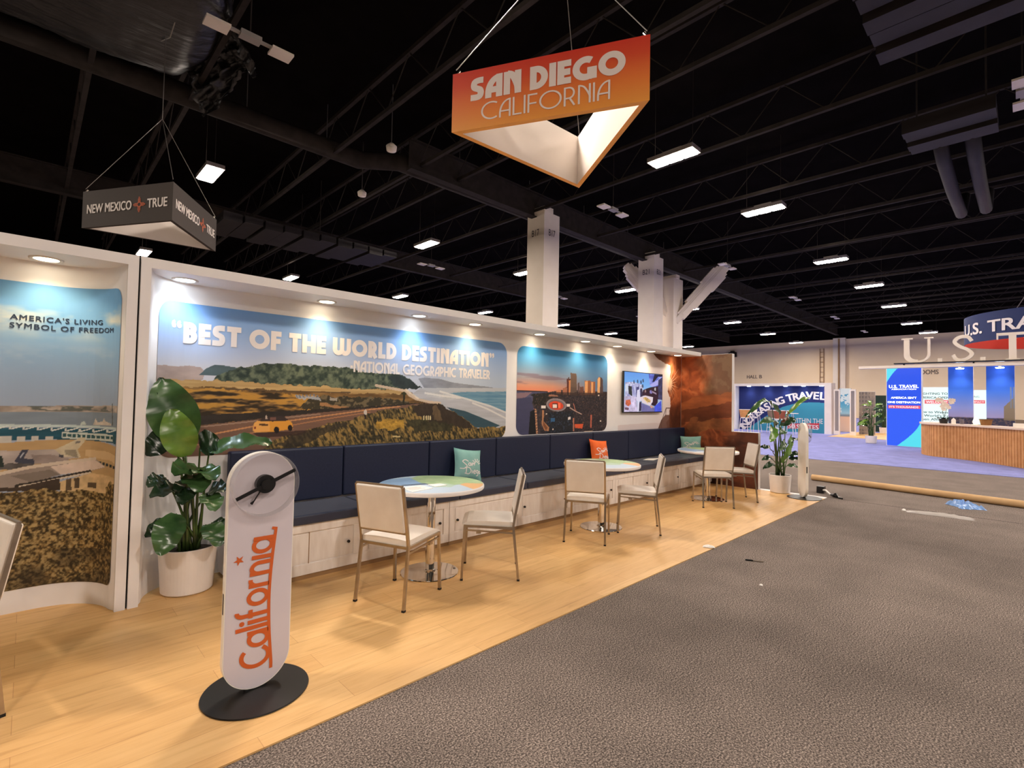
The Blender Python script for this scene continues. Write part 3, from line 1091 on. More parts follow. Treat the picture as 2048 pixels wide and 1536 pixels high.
def paint_coast(u, v):
    p = Print(u, v, fab_of)
    p.grad([(0.98, (205, 205, 210)), (1.70, (206, 208, 218)), (1.85, (178, 194, 224)), (2.22, (120, 168, 226))], v)
    m = np.ones(u.shape, bool)
    p.paint(m, (150, 178, 205), np.clip((u - 2.2) / 3.5, 0, 0.5) * np.clip((2.1 - v) / 0.4, 0, 1))
    # hazy hills and headlands
    p.poly([(300, 729), (330, 730), (350, 733), (378, 731), (402, 735), (410, 745), (405, 760), (300, 765)], (176, 156, 148), 0.9, 0.14, 5, 14)
    p.poly([(836, 757), (850, 755), (880, 758), (905, 765), (935, 769), (970, 773), (990, 776), (850, 779)], (138, 142, 152), 0.9, 0.15, 8, 20)
    p.poly([(398, 750), (412, 737), (428, 730), (448, 731), (478, 736), (452, 752)], (84, 102, 106), 1, 0.1, 8, 16)
    sea = [(840, 777), (1013, 776), (1016, 905), (900, 905), (820, 790)]
    p.poly(sea, (186, 188, 194), 1, 0.08, 4, 40)
    p.poly([(840, 776), (1014, 776), (1014, 786), (930, 782), (860, 785)], (186, 190, 196), 1)
    p.poly([(925, 784), (1014, 783), (1014, 826), (965, 808), (905, 793), (880, 788)], (90, 136, 164), 1, col2=(124, 160, 180), fu=4, fv=60)
    p.poly([(860, 784), (905, 790), (930, 797), (900, 800), (850, 792)], (188, 190, 192), 1, 0.14, 6, 60)
    for q in ([(880, 783), (905, 790), (940, 800), (980, 812), (1014, 826)], [(945, 806), (975, 818), (1014, 838)], [(850, 786), (885, 792), (920, 796)]):
        p.line(q, 0.022, (226, 224, 220), 0.9)
    p.poly([(893, 814), (930, 822), (965, 836), (1000, 851), (985, 857), (950, 855), (925, 840)], (54, 82, 94), 1, 0.1, 6, 20)
    # dark wooded hill
    p.warp(0.022, 22)
    hill = [(424, 764), (436, 752), (450, 742), (470, 738), (485, 733), (505, 731), (535, 727), (565, 726), (590, 729), (620, 731), (650, 733), (690, 735), (720, 741),
            (750, 747), (790, 747), (806, 751), (820, 758), (832, 768), (844, 776), (822, 778), (800, 781), (760, 778), (700, 778), (620, 776), (540, 769), (470, 764)]
    p.poly(hill, (46, 60, 54), 1, col2=(112, 122, 100), fu=26, fv=26)
    p.poly([(778, 752), (800, 750), (822, 760), (842, 776), (800, 779), (784, 770)], (48, 58, 58), 1, 0.2, 20, 20)
    # land below
    land = [(300, 757), (430, 760), (560, 769), (700, 777), (812, 779), (824, 786), (834, 796), (850, 804), (872, 807), (897, 819), (930, 840), (952, 856), (1000, 858), (1016, 852),
            (1016, 915), (300, 925)]
    p.poly(land, (104, 78, 46), 1, col2=(150, 114, 68), fu=7, fv=34)
    p.poly([(300, 757), (430, 760), (640, 773), (700, 777), (812, 780), (800, 788), (690, 786), (560, 780), (420, 774), (300, 772)], (182, 148, 96), 1, col2=(204, 172, 118), fu=3, fv=60)
    p.line([(420, 776), (560, 783), (700, 785)], 0.012, (92, 74, 54), 0.9)
    m = p.inside([(300, 776), (420, 778), (560, 786), (640, 792), (690, 802), (660, 822), (560, 828), (420, 834), (300, 836)])
    k = fbm(u * 6, v * 30, 4)
    p.paint(m, (46, 38, 28), .92 * sm(k, .53))
    p.paint(m, (206, 152, 66), .85 * sm(-k, -.43))
    m2 = p.inside([(620, 797), (645, 792), (700, 794), (760, 796), (805, 800), (822, 808), (760, 812), (640, 822), (600, 815)])
    p.paint(m2, (58, 54, 42), 0.95)
    p.paint(m2, (128, 112, 84), .8 * sm(fbm(u * 30, v * 40), .58))
    p.poly([(590, 790), (640, 796), (642, 801), (592, 795)], (178, 182, 190), 0.9)
    for x in range(592, 640, 7):
        p.poly([(x, 789), (x + 4, 790), (x + 4, 795), (x, 794)], (120, 128, 140), 0.9)
    p.poly([(660, 794), (672, 794), (672, 800), (660, 800)], (196, 186, 176), 0.8)
    p.poly([(640, 805), (680, 812), (702, 816), (680, 818), (640, 812)], (172, 126, 84), 1)
    # low dark band before the road
    p.warp(0.010, 20)
    p.poly([(300, 836), (420, 830), (520, 824), (640, 818), (760, 812), (830, 806), (870, 806), (760, 815), (640, 826), (520, 838), (400, 850), (300, 860)], (50, 44, 40), 1, 0.25, 12, 30)
    # road
    p.warp(0)
    p.poly([(300, 860), (410, 850), (520, 838), (640, 825), (760, 815), (830, 808), (872, 805), (850, 810), (790, 822), (740, 834), (690, 848), (640, 862), (560, 884), (520, 905), (300, 925)],
           (122, 92, 76), 1, 0.08, 3, 40)
    p.line([(300, 884), (410, 871), (520, 850), (640, 833), (740, 819), (800, 813)], 0.012, (216, 152, 100), 0.85)
    p.line([(300, 906), (410, 888), (520, 862), (640, 840), (740, 824)], 0.010, (190, 130, 88), 0.8)
    p.line([(300, 864), (410, 853), (520, 841), (640, 828)], 0.010, (178, 150, 130), 0.7)
    p.line([(752, 771), (790, 778), (812, 782), (818, 790), (832, 798), (858, 804), (880, 806)], 0.028, (214, 190, 164), 0.95)
    p.line([(812, 779), (820, 786), (836, 797)], 0.02, (240, 226, 206), 0.8)
    p.poly([(806, 785), (810, 785), (809, 808), (805, 808)], (46, 44, 30), 1)
    p.poly([(801, 787), (808, 783), (814, 788), (808, 791)], (56, 58, 36), 1)
    # foreground scrub
    p.warp(0.03, 16)
    scrub = [(500, 925), (545, 880), (600, 866), (650, 850), (700, 838), (760, 822), (800, 815), (830, 809), (872, 806), (900, 820), (930, 838), (952, 856), (1016, 852), (1016, 915)]
    p.poly(scrub, (50, 46, 31), 1, col2=(126, 106, 62), fu=22, fv=34)
    m = p.inside(scrub)
    k = fbm(u * 60 + v * 25, v * 26, 3)
    p.paint(m, (182, 146, 82), .7 * sm(k, .57, .1))
    p.paint(m, (40, 38, 28), .7 * sm(-k, -.40, .1))
    p.poly([(545, 890), (600, 868), (650, 854), (700, 842), (690, 852), (640, 872), (590, 898)], (52, 46, 38), 0.75, 0.3, 40, 40)
    p.poly([(826, 812), (850, 807), (872, 806), (886, 812), (905, 824), (932, 840), (948, 857), (900, 850), (860, 842), (830, 832)], (58, 48, 40), 0.95, 0.2, 20, 8)
    p.poly([(862, 812), (872, 808), (880, 822), (884, 840), (868, 842)], (112, 92, 66), 0.8, 0.3, 40, 10)
    p.poly([(752, 842), (775, 837), (806, 840), (808, 856), (780, 860), (752, 858)], (186, 144, 58), 0.85, 0.4, 30, 40)
    p.poly([(810, 842), (850, 840), (905, 848), (900, 862), (830, 862)], (58, 56, 38), 0.85, 0.4, 30, 30)
    p.warp(0)
    for x in (846, 851, 855, 859):
        p.poly([(x, 832), (x + 2.4, 831), (x + 2.6, 840), (x, 840)], (214, 198, 150), 1)
    p.poly([(785, 871), (800, 872), (800, 875), (785, 874)], (206, 184, 130), 1)
    # open-top car
    p.poly([(506, 866), (585, 862), (622, 860), (600, 870), (520, 876)], (58, 42, 38), 0.8)
    p.poly([(505, 860), (508, 846), (515, 841), (540, 842), (560, 841), (578, 840), (584, 846), (586, 858), (570, 860), (545, 864), (510, 865)], (226, 158, 62), 1)
    p.poly([(505, 860), (508, 846), (515, 842), (538, 843), (540, 862), (510, 865)], (236, 172, 92), 1)
    p.poly([(518, 847), (536, 848), (536, 852), (518, 851)], (92, 62, 40), 1)
    p.poly([(514, 842), (528, 835), (556, 832), (568, 833), (578, 841), (545, 843)], (62, 50, 48), 1)
    p.poly([(530, 832), (533, 830), (535, 838), (531, 838)], (196, 176, 160), 1)
    p.poly([(540, 834), (552, 834), (552, 840), (540, 840)], (120, 84, 74), 1)
    for cx, cy, r in ((553, 860, 5.5), (580, 856, 5.0)):
        p.poly([(cx + r * math.cos(a), cy + 1.25 * r * math.sin(a)) for a in np.linspace(0, 2 * PI, 14)[:-1]], (34, 28, 28), 1)
    p.poly([(508, 853), (512, 853), (512, 858), (508, 858)], (150, 60, 40), 1)
    # cyclist
    p.poly([(727, 822), (731, 818), (734, 823), (733, 829), (728, 829)], (206, 196, 186), 1)
    p.poly([(727, 829), (733, 829), (732, 838), (729, 838)], (48, 36, 34), 1)
    return p.c


u, v = round_grid(*COAST, (0.20, 0.14, 0.15, 0.15), 0.005)
M['print'] = vcol('printed_fabric', 0.75)
pc = print_mesh('coast_print', u, v, lambda a, b_: fab(a, b_, 0.003), paint_coast(u, v), M['print'], bw)
pl2 = lambda a, b_: tuple(fab(a, b_, 0.0042))
mb = deco_text(MB(), '\u201cBEST OF THE WORLD DESTINATION\u201d', 0.27, 0.377, 1.893, 0.172, 3.45, pl2, 0.06, 0.34)
obj('headline', mb, M['lettering'], bw)
mb = deco_text(MB(), '-NATIONAL GEOGRAPHIC TRAVELER', 0.20, 1.90, 1.738, 0.115, 1.86, pl2, 0.05, 0.34)
obj('headline', mb, M['lettering'], bw)

SKY = (4.24, 6.285, 1.02, 2.212)


def paint_skyline(u, v):
    p = Print(u, v, fab_of)
    a0, a1, b0, b1 = SKY
    U_, V_ = (u - a0) / (a1 - a0), (v - b0) / (b1 - b0)
    Q = lambda pts: [(a0 + x / 1416 * (a1 - a0) if False else x, y) for x, y in pts]
    p.grad([(0.50, (240, 146, 112)), (0.56, (228, 160, 130)), (0.62, (184, 160, 158)), (0.70, (150, 168, 190)), (0.84, (92, 158, 206)), (1.0, (62, 146, 206))], V_)
    R_ = np.clip((U_ - 0.35) / 0.5, 0, 1)
    p.paint(np.ones(u.shape, bool), (64, 118, 170), R_ * 0.75 * np.clip((1.2 - V_) / 0.6, 0, 1))
    k = fbm(U_ * 3, V_ * 26)
    p.paint((V_ > 0.53) & (V_ < 0.70) & (U_ < 0.62), (130, 108, 122), .6 * sm(k, .58) * np.clip((.62 - U_) * 6, 0, 1))
    conv = lambda x, y: (1025 + x / 7.68, 680 + y / 7.68)     # readings from an enlargement
    def z(*pts):
        return [conv(*q) for q in pts]
    p.poly(z((0, 772), (300, 785), (560, 800), (640, 830), (320, 1000), (300, 1536), (0, 1536)), (84, 84, 112), 1, 0.12, 4, 24)
    p.poly(z((0, 820), (300, 800), (200, 880), (0, 920)), (196, 142, 132), 0.5)
    p.poly(z((0, 900), (280, 880), (330, 1040), (280, 1536), (0, 1536)), (58, 60, 92), 0.55)
    p.poly(z((20, 768), (540, 788), (540, 802), (20, 784)), (40, 30, 32), 1)
    p.poly(z((560, 800), (800, 760), (1100, 780), (1480, 800), (1480, 1480), (260, 1480), (330, 1060), (300, 980), (330, 850)), (48, 44, 50), 1, col2=(78, 66, 70), fu=34, fv=40)
    p.poly(z((270, 845), (320, 825), (520, 810), (640, 850), (500, 990), (380, 1010), (300, 970), (320, 870)), (50, 48, 40), 1, 0.3, 20, 30)
    p.poly(z((270, 1100), (340, 1060), (360, 1480), (240, 1480)), (26, 26, 32), 1)
    m = p.inside(z((300, 830), (560, 800), (1480, 800), (1480, 1440), (420, 1440), (440, 1090), (320, 1000)))
    k1, k2 = vnoise(u * 60, v * 75), vnoise(u * 90 + 40, v * 80 + 9)
    p.paint(m, (140, 116, 120), .6 * sm(k1, .78, .1))
    p.paint(m, (226, 150, 90), .7 * sm(k2, .88, .06))
    p.paint(m, (22, 24, 34), .7 * sm(-k2, -.16, .1))
    low = p.inside(z((560, 1110), (930, 1090), (930, 1420), (500, 1430)))
    p.paint(low, (30, 38, 46), 0.75)
    p.paint(low & (k1 > 0.76), (70, 96, 128), 0.8)
    p.paint(m, (24, 22, 28), .35)
    # low buildings and towers
    for q, c in ((((670, 770), (740, 765), (745, 830), (670, 830)), (206, 130, 92)), (((770, 745), (830, 720), (840, 840), (770, 840)), (170, 110, 84)),
                 (((560, 838), (680, 840), (700, 868), (550, 865)), (168, 118, 96)), (((830, 590), (890, 600), (880, 830), (836, 800)), (92, 48, 40)),
                 (((1000, 660), (1025, 650), (1030, 830), (1000, 830)), (96, 78, 78)), (((1030, 720), (1090, 715), (1095, 850), (1030, 850)), (112, 74, 64)),
                 (((850, 575), (868, 570), (868, 620), (850, 620)), (84, 50, 46))):
        p.poly(z(*q), c, 1, 0.15, 60, 60)
    p.poly(z((890, 505), (975, 515), (985, 560), (985, 850), (885, 840)), (84, 70, 66), 1)
    t_ = p.inside(z((890, 505), (975, 515), (985, 560), (985, 850), (885, 840)))
    p.paint(t_ & (np.sin(v * 320) > 0.3), (132, 106, 88), 0.7)
    p.poly(z((862, 620), (890, 620), (884, 850), (862, 840)), (224, 148, 96), 0.9)
    for xa, xb, yt in ((1105, 1195, 625), (1200, 1268, 640)):
        p.poly(z((xa, yt), (xb, yt), (xb, 845), (xa, 845)), (150, 92, 60), 1)
        p.poly(z((xa + 6, yt + 4), (xa + (xb - xa) * 0.55, yt + 4), (xa + (xb - xa) * 0.5, 830), (xa + 4, 830)), (240, 178, 120), 1)
        t_ = p.inside(z((xa, yt), (xb, yt), (xb, 845), (xa, 845)))
        p.paint(t_ & (np.sin(v * 300) > 0.5), (176, 110, 70), 0.45)
    p.poly(z((1300, 600), (1325, 565), (1370, 580), (1385, 610), (1390, 840), (1300, 830)), (84, 66, 66), 1)
    p.poly(z((1303, 600), (1325, 568), (1345, 580), (1340, 815), (1303, 815)), (232, 178, 124), 1)
    p.poly(z((640, 800), (1480, 815), (1480, 860), (640, 850)), (56, 42, 40), 0.7, 0.5, 60, 60)
    # shell stage
    e = lambda cx, cy, rx, ry, n=30: z(*[(cx + rx * math.cos(a) , cy + ry * math.sin(a) + 0.08 * rx * math.cos(a)) for a in np.linspace(0, 2 * PI, n)[:-1]])
    p.poly(e(672, 996, 155, 100), (150, 138, 142), 1)
    p.poly(e(672, 1000, 130, 80), (120, 110, 116), 1)
    p.poly(e(668, 1006, 112, 66), (226, 78, 48), 1)
    p.poly(z((612, 975), (690, 975), (695, 1050), (605, 1050)), (60, 24, 24), 1)
    p.poly(z((616, 985), (678, 985), (678, 1040), (616, 1040)), (255, 232, 222), 1)
    p.poly(z((700, 960), (735, 970), (735, 1040), (700, 1040)), (255, 120, 84), 1)
    for q in (((440, 1010), (505, 1010), (505, 1050), (440, 1050)), ((830, 985), (880, 985), (880, 1025), (830, 1025)), ((850, 1185), (888, 1180), (888, 1222), (850, 1225))):
        p.poly(z(*q), (244, 234, 230), 1)
    p.line(z((880, 1040), (960, 1090), (1060, 1140)), 0.012, (206, 178, 166))
    p.line(z((935, 980), (965, 1090)), 0.012, (206, 128, 108))
    # promenade lights
    for y in range(1060, 1470, 26):
        x = 352 + (y - 1060) * 0.06
        p.poly(z((x - 14, y), (x + 14, y + 2), (x + 15, y + 14), (x - 13, y + 12)), (244, 178, 130), 1)
    p.poly(z((455, 1080), (480, 1080), (476, 1250), (560, 1340), (555, 1400), (490, 1390), (445, 1290)), (196, 138, 98), 0.9)
    p.poly(z((470, 1250), (540, 1350), (510, 1390), (470, 1320)), (110, 66, 44), 0.8)
    p.poly(z((585, 1200), (650, 1200), (650, 1250), (585, 1260)), (58, 108, 156), 0.9)
    p.poly(z((950, 1290), (1085, 1290), (1070, 1360), (960, 1350)), (226, 96, 58), 1)
    p.poly(z((925, 1200), (945, 1200), (945, 1400), (925, 1400)), (220, 140, 110), 0.8)
    p.poly(z((1195, 1150), (1218, 1150), (1212, 1350), (1192, 1350)), (226, 120, 92), 0.8)
    p.poly(z((1100, 1400), (1225, 1395), (1225, 1425), (1095, 1430)), (200, 168, 140), 1)
    for x, y in ((1320, 850), (1350, 1245), (620, 1370), (520, 1135)):
        p.poly(z((x - 9, y - 9), (x + 9, y - 9), (x + 9, y + 9), (x - 9, y + 9)), (250, 232, 214), 1)
    return p.c


u, v = round_grid(*SKY, (0.13, 0.13, 0.13, 0.13), 0.0065)
print_mesh('skyline_print', u, v, lambda a, b_: fab(a, b_, 0.003), paint_skyline(u, v), M['print'], bw)

# canyon picture that wraps the corner: wall part, then the end panel
def rock(u, v):
    w1, w2 = fbm(u * 1.3, v * 1.1, 4) - .5, fbm(u * 1.3 + 7, v * 1.1 + 3, 4) - .5
    a, b_ = u + 1.1 * w1, v + 1.1 * w2
    k1 = fbm(a * 2.2, b_ * 1.6, 5)
    k2 = 1 - np.abs(2 * fbm(a * 3.4 + b_ * 1.4, b_ * 2.4 - a * 1.2, 5) - 1)
    k = np.clip(.74 * k1 + .26 * k2 ** 4 + .12 * (fbm(u * 16, v * 16, 3) - .5), 0, 1)
    ks = [0.12, 0.34, 0.48, 0.60, 0.80]
    cs = np.array([(58, 30, 20), (116, 60, 36), (164, 86, 50), (202, 112, 66), (224, 146, 100)], float)
    return np.stack([np.interp(k, ks, cs[:, i]) for i in range(3)], -1)


def paint_canyon(u, v):
    p = Print(u, v, fab_of)
    p.c[:] = (243, 239, 239)
    p.paint(np.ones(u.shape, bool), (238, 214, 212), np.clip((u - 6.9) / 1.5, 0, 1) * (0.3 + 0.5 * fbm(u * 1.2, v * 1.4)))
    p.poly([(1180, 862), (1240, 850), (1300, 846), (1320, 846), (1340, 880), (1180, 890)], (224, 206, 204), 0.7)
    cliff = [(1303, 700), (1312, 714), (1322, 722), (1331, 728), (1340, 731), (1341, 745), (1340, 757), (1338, 764), (1336, 775), (1335, 783), (1340, 795), (1341, 812), (1338, 822), (1338, 836),
             (1332, 846), (1334, 858), (1326, 868), (1318, 900), (1420, 900), (1420, 690)]
    p.warp(.02, 14)
    m = p.inside(cliff)
    p.warp(0)
    p.paint(m, rock(u, v))
    p.paint(m, (70, 38, 26), np.clip((1.55 - v) / 0.5, 0, 0.7))
    p.paint(m, (90, 62, 46), np.clip((8.35 - u) / 0.4, 0, 0.6) * np.clip((v - 2.0) / 0.3, 0, 1))
    # wooden walkway
    p.poly([(1314, 862), (1322, 840), (1330, 830), (1338, 830), (1340, 868), (1312, 872)], (112, 76, 66), 0.9)
    for q in ([(1316, 862), (1332, 816), (1340, 816)], [(1332, 816), (1331, 832)], [(1340, 816), (1340, 832)], [(1324, 838), (1322, 858)]):
        p.line(q, 0.018, (104, 74, 66))
    # sun star
    c = np.array(fab_of(1338, 768))
    d = np.hypot(u - c[0], v - c[1])
    p.paint(d < 0.13, (255, 228, 206), np.clip(1.3 - d / 0.13, 0, 1))
    for a, l in ((62, .32), (40, .42), (25, .34), (10, .27), (-10, .32), (-28, .27), (-45, .25), (-62, .30), (-78, .24), (80, .22)):
        e = c + np.array([math.cos(math.radians(a)), math.sin(math.radians(a))]) * l * 1.15
        dx, dy = e - c
        L = dx * dx + dy * dy
        t_ = np.clip(((u - c[0]) * dx + (v - c[1]) * dy) / L, 0, 1)
        dd = np.hypot(u - c[0] - t_ * dx, v - c[1] - t_ * dy)
        p.paint((dd < 0.013 * (1.05 - t_)) , (255, 206, 168), 0.8)
    return p.c


u, v = np.meshgrid(np.linspace(6.6, PS[-1] - 0.004, 400), np.linspace(0.9, 2.372, 260))
print_mesh('canyon_print', u, v, lambda a, b_: fab(a, b_, 0.003), paint_canyon(u, v), M['print'], bw)


def paint_end(y, z_):
    conv = lambda px, py: tuple(on(0, 9.153, px, py)[1:])
    p = Print(y, z_, conv)
    p.c[:] = rock(9.2 + (4.7 - y), z_)
    al = np.ones(y.shape, bool)
    f1 = fbm(y * 2.2, z_ * 2.2, 4)
    p.paint(al, (116, 88, 68), np.clip((4.40 - y + .5 * (f1 - .5)) / .28, 0, .92) * np.clip((z_ - 1.20 - .55 * (y - 3.7) + .5 * (f1 - .5)) / .25, 0, 1))
    p.paint(al, (150, 128, 98), .35 * sm(fbm(y * 7, z_ * 7), .56) * np.clip((4.3 - y) / .2, 0, 1) * np.clip((z_ - 1.4) / .2, 0, 1))
    p.paint(al, (128, 66, 38), np.clip((1.75 - z_) / .25, 0, .75) * np.clip((z_ - 1.1) / .2, 0, 1))
    p.warp(.09, 3.5)
    p.poly([(1364, 805), (1385, 794), (1410, 790), (1440, 792), (1475, 788), (1475, 812), (1420, 818), (1364, 822)], (162, 92, 52), .75, .3, 3, 9)
    p.poly([(1364, 822), (1400, 812), (1475, 808), (1475, 836), (1400, 842), (1364, 846)], (104, 54, 32), .8, .3, 2.5, 9)
    p.warp(.06, 4)
    p.poly([(1372, 850), (1384, 838), (1400, 834), (1396, 852), (1380, 866)], (150, 92, 54), .8, .3, 7, 9)
    p.poly([(1390, 854), (1400, 842), (1430, 838), (1466, 836), (1468, 862), (1420, 860), (1392, 866)], (168, 106, 62), .85, .3, 6, 9)
    p.paint(al, (52, 30, 22), .85 * sm(-z_ + .12 * (f1 - .5) * 4, -1.0, .35) * (1 - .6 * sm(fbm(y * 2, z_ * 4 + 4), .55, .1)))
    p.poly([(1440, 872), (1520, 866), (1520, 884), (1480, 882)], (92, 52, 34), .6, .3, 5, 9)
    p.poly([(1480, 930), (1516, 922), (1516, 980), (1450, 976)], (104, 56, 36), .65, .4, 6, 14)
    return p.c


for y0, y1, z0, z1, ny, nz in ((3.721, 4.697, 0.0, 2.395, 150, 330), (3.262, 3.721, 0.0, 0.985, 70, 140)):
    u, v = np.meshgrid(np.linspace(y1, y0, ny), np.linspace(z0, z1, nz))
    print_mesh('canyon_print', u, v, lambda a, b_: np.stack([np.full(a.shape, 9.153), a, b_], -1), paint_end(u, v), M['print'], ep)

# ------------------------------------------------------------------ neighbouring booth wall at the left
lw = thing('booth_wall', 'white curved booth wall with the naval aircraft mural', 'booth wall', (-0.5, 4.7, 0))
LP = [(0.472, 4.33)] + [(0.45 - 0.38 * (1 - math.cos(a)), 4.34 + 0.38 * math.sin(a)) for a in np.linspace(0, PI / 2, 13)[1:]] + [(-2.6, 4.72)]
LP = np.array(LP)[::-1]
LS = np.concatenate([[0], np.cumsum(np.hypot(*np.diff(LP, axis=0).T))])


def lfab(s, z, off=0.0):
    x, y = np.interp(s, LS, LP[:, 0]), np.interp(s, LS, LP[:, 1])
    tx = np.interp(np.asarray(s) + .02, LS, LP[:, 0]) - np.interp(np.asarray(s) - .02, LS, LP[:, 0])
    ty = np.interp(np.asarray(s) + .02, LS, LP[:, 1]) - np.interp(np.asarray(s) - .02, LS, LP[:, 1])
    l = np.hypot(tx, ty) + 1e-9
    return np.stack([x + off * ty / l, y - off * tx / l, np.asarray(z) + 0 * x], -1)


def lfab_of(px, py):
    d = ray(px, py)
    best = None
    for i in range(len(LP) - 1):
        a, e = LP[i], LP[i + 1] - LP[i]
        A = np.array([[d[0], -e[0]], [d[1], -e[1]]])
        if abs(np.linalg.det(A)) < 1e-9:
            continue
        tt, q = np.linalg.solve(A, a - CAM_P[:2])
        if tt > 0 and -1e-6 <= q <= 1 + 1e-6 and (best is None or tt > best[2]):
            best = (LS[i] + q * np.hypot(*e), CAM_P[2] + tt * d[2], tt)
    return (best[0], best[1]) if best else (LS[-1] + 0.08, on(1, 4.4, px, py)[2])


ss = np.concatenate([np.linspace(0, LS[1], 12), np.linspace(LS[1], LS[-1], 40)[1:]])
n = len(ss)
U, V = np.meshgrid(ss, zz)
mb = MB().add(lfab(U, V).reshape(-1, 3), [(i * n + j, i * n + j + 1, (i + 1) * n + j + 1, (i + 1) * n + j) for i in range(11) for j in range(n - 1)])
obj('fabric', mb, M['fabric'], lw, smooth=True)
obj('frame', MB().box((-2.6, 4.74, 0), (0.528, 4.80, 2.44)), M['white'], lw)
obj('post', MB().box((0.468, 4.30, 0), (0.528, 4.74, 2.375)), M['white'], lw)
obj('canopy', MB().box((-2.6, 4.30, 2.375), (0.528, 4.74, 2.445)), M['white'], lw)
obj('post_gap', MB().box((0.5285, 4.33, 0), (0.5395, 4.74, 2.44)), M['dark_gap'], lw)
downlight(0.06, 4.56, 0, lw)
downlight(-1.1, 4.56, 0, lw)
downlight(-2.2, 4.56, 0, lw)
edge_s = lfab_of(236, 800)[0]
NAV = (0.6, edge_s, 0.16, 2.225)


def paint_navy(u, v):
    p = Print(u, v, lfab_of)
    p.grad([(0.1, (150, 160, 180)), (1.35, (158, 172, 194)), (1.6, (148, 172, 202)), (2.0, (120, 172, 218)), (2.25, (112, 170, 220))], v)
    k = fbm(u * 2.4, v * 5.5, 5)
    band = np.clip(1 - np.abs(v - 1.98) / 0.16, 0, 1)
    p.paint(np.ones(u.shape, bool), (226, 220, 204), np.clip((k - 0.50) * 5, 0, 0.9) * band)
    band = np.clip(1 - np.abs(v - 1.72) / 0.12, 0, 1)
    p.paint(np.ones(u.shape, bool), (196, 206, 218), np.clip((k - 0.48) * 4, 0, 0.7) * band)
    conv = lambda x, y: (x / 6.981, 780 + y / 6.981)
    z = lambda *q: [conv(*a) for a in q]
    p.poly(z((-9600, 225), (0, 220), (600, 222), (1100, 215), (1650, 225), (1650, 330), (-9600, 330)), (164, 152, 142), 1, 0.3, 14, 30)
    m = p.inside(z((-9600, 235), (1650, 235), (1650, 315), (-9600, 315)))
    p.paint(m, (84, 92, 88), .85 * sm(fbm(u * 14, v * 40), .54))
    p.poly(z((-9600, 310), (700, 305), (1650, 320), (1650, 560), (-9600, 540)), (128, 142, 156), 1, 0.06, 6, 40)
    p.poly(z((-9600, 490), (0, 478), (500, 478), (1300, 500), (1650, 530), (1650, 560), (-9600, 545)), (190, 206, 206), 1, 0.1, 10, 30)
    p.poly(z((-9600, 540), (0, 525), (1640, 570), (1640, 760), (880, 690), (300, 700), (-9600, 740)), (38, 84, 102), 1, 0.2, 4, 60)
    for x in range(-9460, 1500, 195):
        o = max(0, x) * 0.035
        p.poly(z((x, 545 + o), (x + 40, 535 + o), (x + 230, 490 + o), (x + 215, 508 + o), (x + 60, 548 + o)), (214, 222, 220), 1)
        p.poly(z((x + 30, 505 + o), (x + 60, 505 + o), (x + 60, 540 + o), (x + 30, 540 + o)), (206, 210, 206), 1)
    p.poly(z((860, 585), (1100, 595), (1580, 630), (1580, 725), (1100, 690), (860, 668)), (196, 206, 200), 1)
    for x in range(880, 1560, 67):
        o = (x - 880) * 0.06
        p.poly(z((x, 605 + o), (x + 52, 608 + o), (x + 52, 655 + o), (x, 650 + o)), (52, 88, 92), 1)
    for x in list(range(-4800, 60, 190)) + [60, 245, 440, 640]:
        p.poly(z((x, 645), (x + 105, 645), (x + 100, 740), (x - 8, 740)), (196, 194, 188), 1, 0.06)
    p.poly(z((1125, 490), (1140, 445), (1180, 435), (1215, 490)), (186, 200, 196), 1)
    p.poly(z((1310, 470), (1340, 400), (1370, 450), (1440, 440), (1460, 395), (1480, 440), (1560, 470), (1560, 500), (1310, 490)), (206, 196, 184), 1, 0.2, 30, 30)
    p.line(z((1575, 200), (1578, 490)), 0.012, (92, 96, 96))
    p.poly(z((-9600, 770), (40, 740), (540, 705), (1100, 690), (1400, 720), (1640, 800), (1640, 1250), (-9600, 1200)), (186, 156, 112), 1, 0.08, 4, 16)
    p.poly(z((1200, 830), (1500, 860), (1640, 930), (1640, 1060), (1560, 990), (1400, 960), (1200, 920)), (206, 178, 136), 1)
    for x in range(1340, 1600, 48):
        o = (x - 1340) * 0.33
        p.poly(z((x, 975 + o), (x + 34, 985 + o), (x + 34, 1025 + o), (x, 1015 + o)), (52, 58, 58), 1)
    # jet on the deck
    p.poly(z((-9600, 900), (0, 850), (420, 840), (760, 830), (900, 840), (900, 900), (1140, 930), (1100, 950), (500, 1000), (0, 1120), (-9600, 1240)), (172, 162, 158), 1, 0.14, 8, 14)
    p.poly(z((760, 835), (1130, 660), (1200, 660), (1185, 720), (1090, 830), (1130, 940), (900, 930)), (198, 188, 162), 1, 0.08)
    p.poly(z((900, 830), (1060, 830), (1100, 950), (920, 900)), (150, 142, 124), 1, 0.1)
    p.poly(z((1060, 720), (1130, 708), (1120, 740), (1060, 748)), (104, 102, 104), 0.8)
    p.poly(z((430, 905), (700, 900), (960, 950), (960, 1010), (480, 1030)), (146, 134, 130), 1, 0.2, 10, 20)
    p.poly(z((830, 900), (895, 900), (895, 940), (830, 940)), (60, 62, 72), 0.9)
    p.poly(z((310, 830), (400, 830), (330, 960), (470, 960), (480, 1030), (270, 1030), (200, 1000)), (64, 68, 84), 1)
    p.poly(z((280, 930), (330, 860), (340, 880), (290, 950)), (190, 196, 206), 0.9)
    p.poly(z((-9600, 1240), (0, 1080), (110, 1020), (480, 1030), (480, 1060), (150, 1110), (-9600, 1290)), (96, 92, 90), 1, 0.3, 14, 20)
    p.poly(z((-200, 900), (30, 920), (60, 1075), (-200, 1090)), (44, 54, 50), 1)
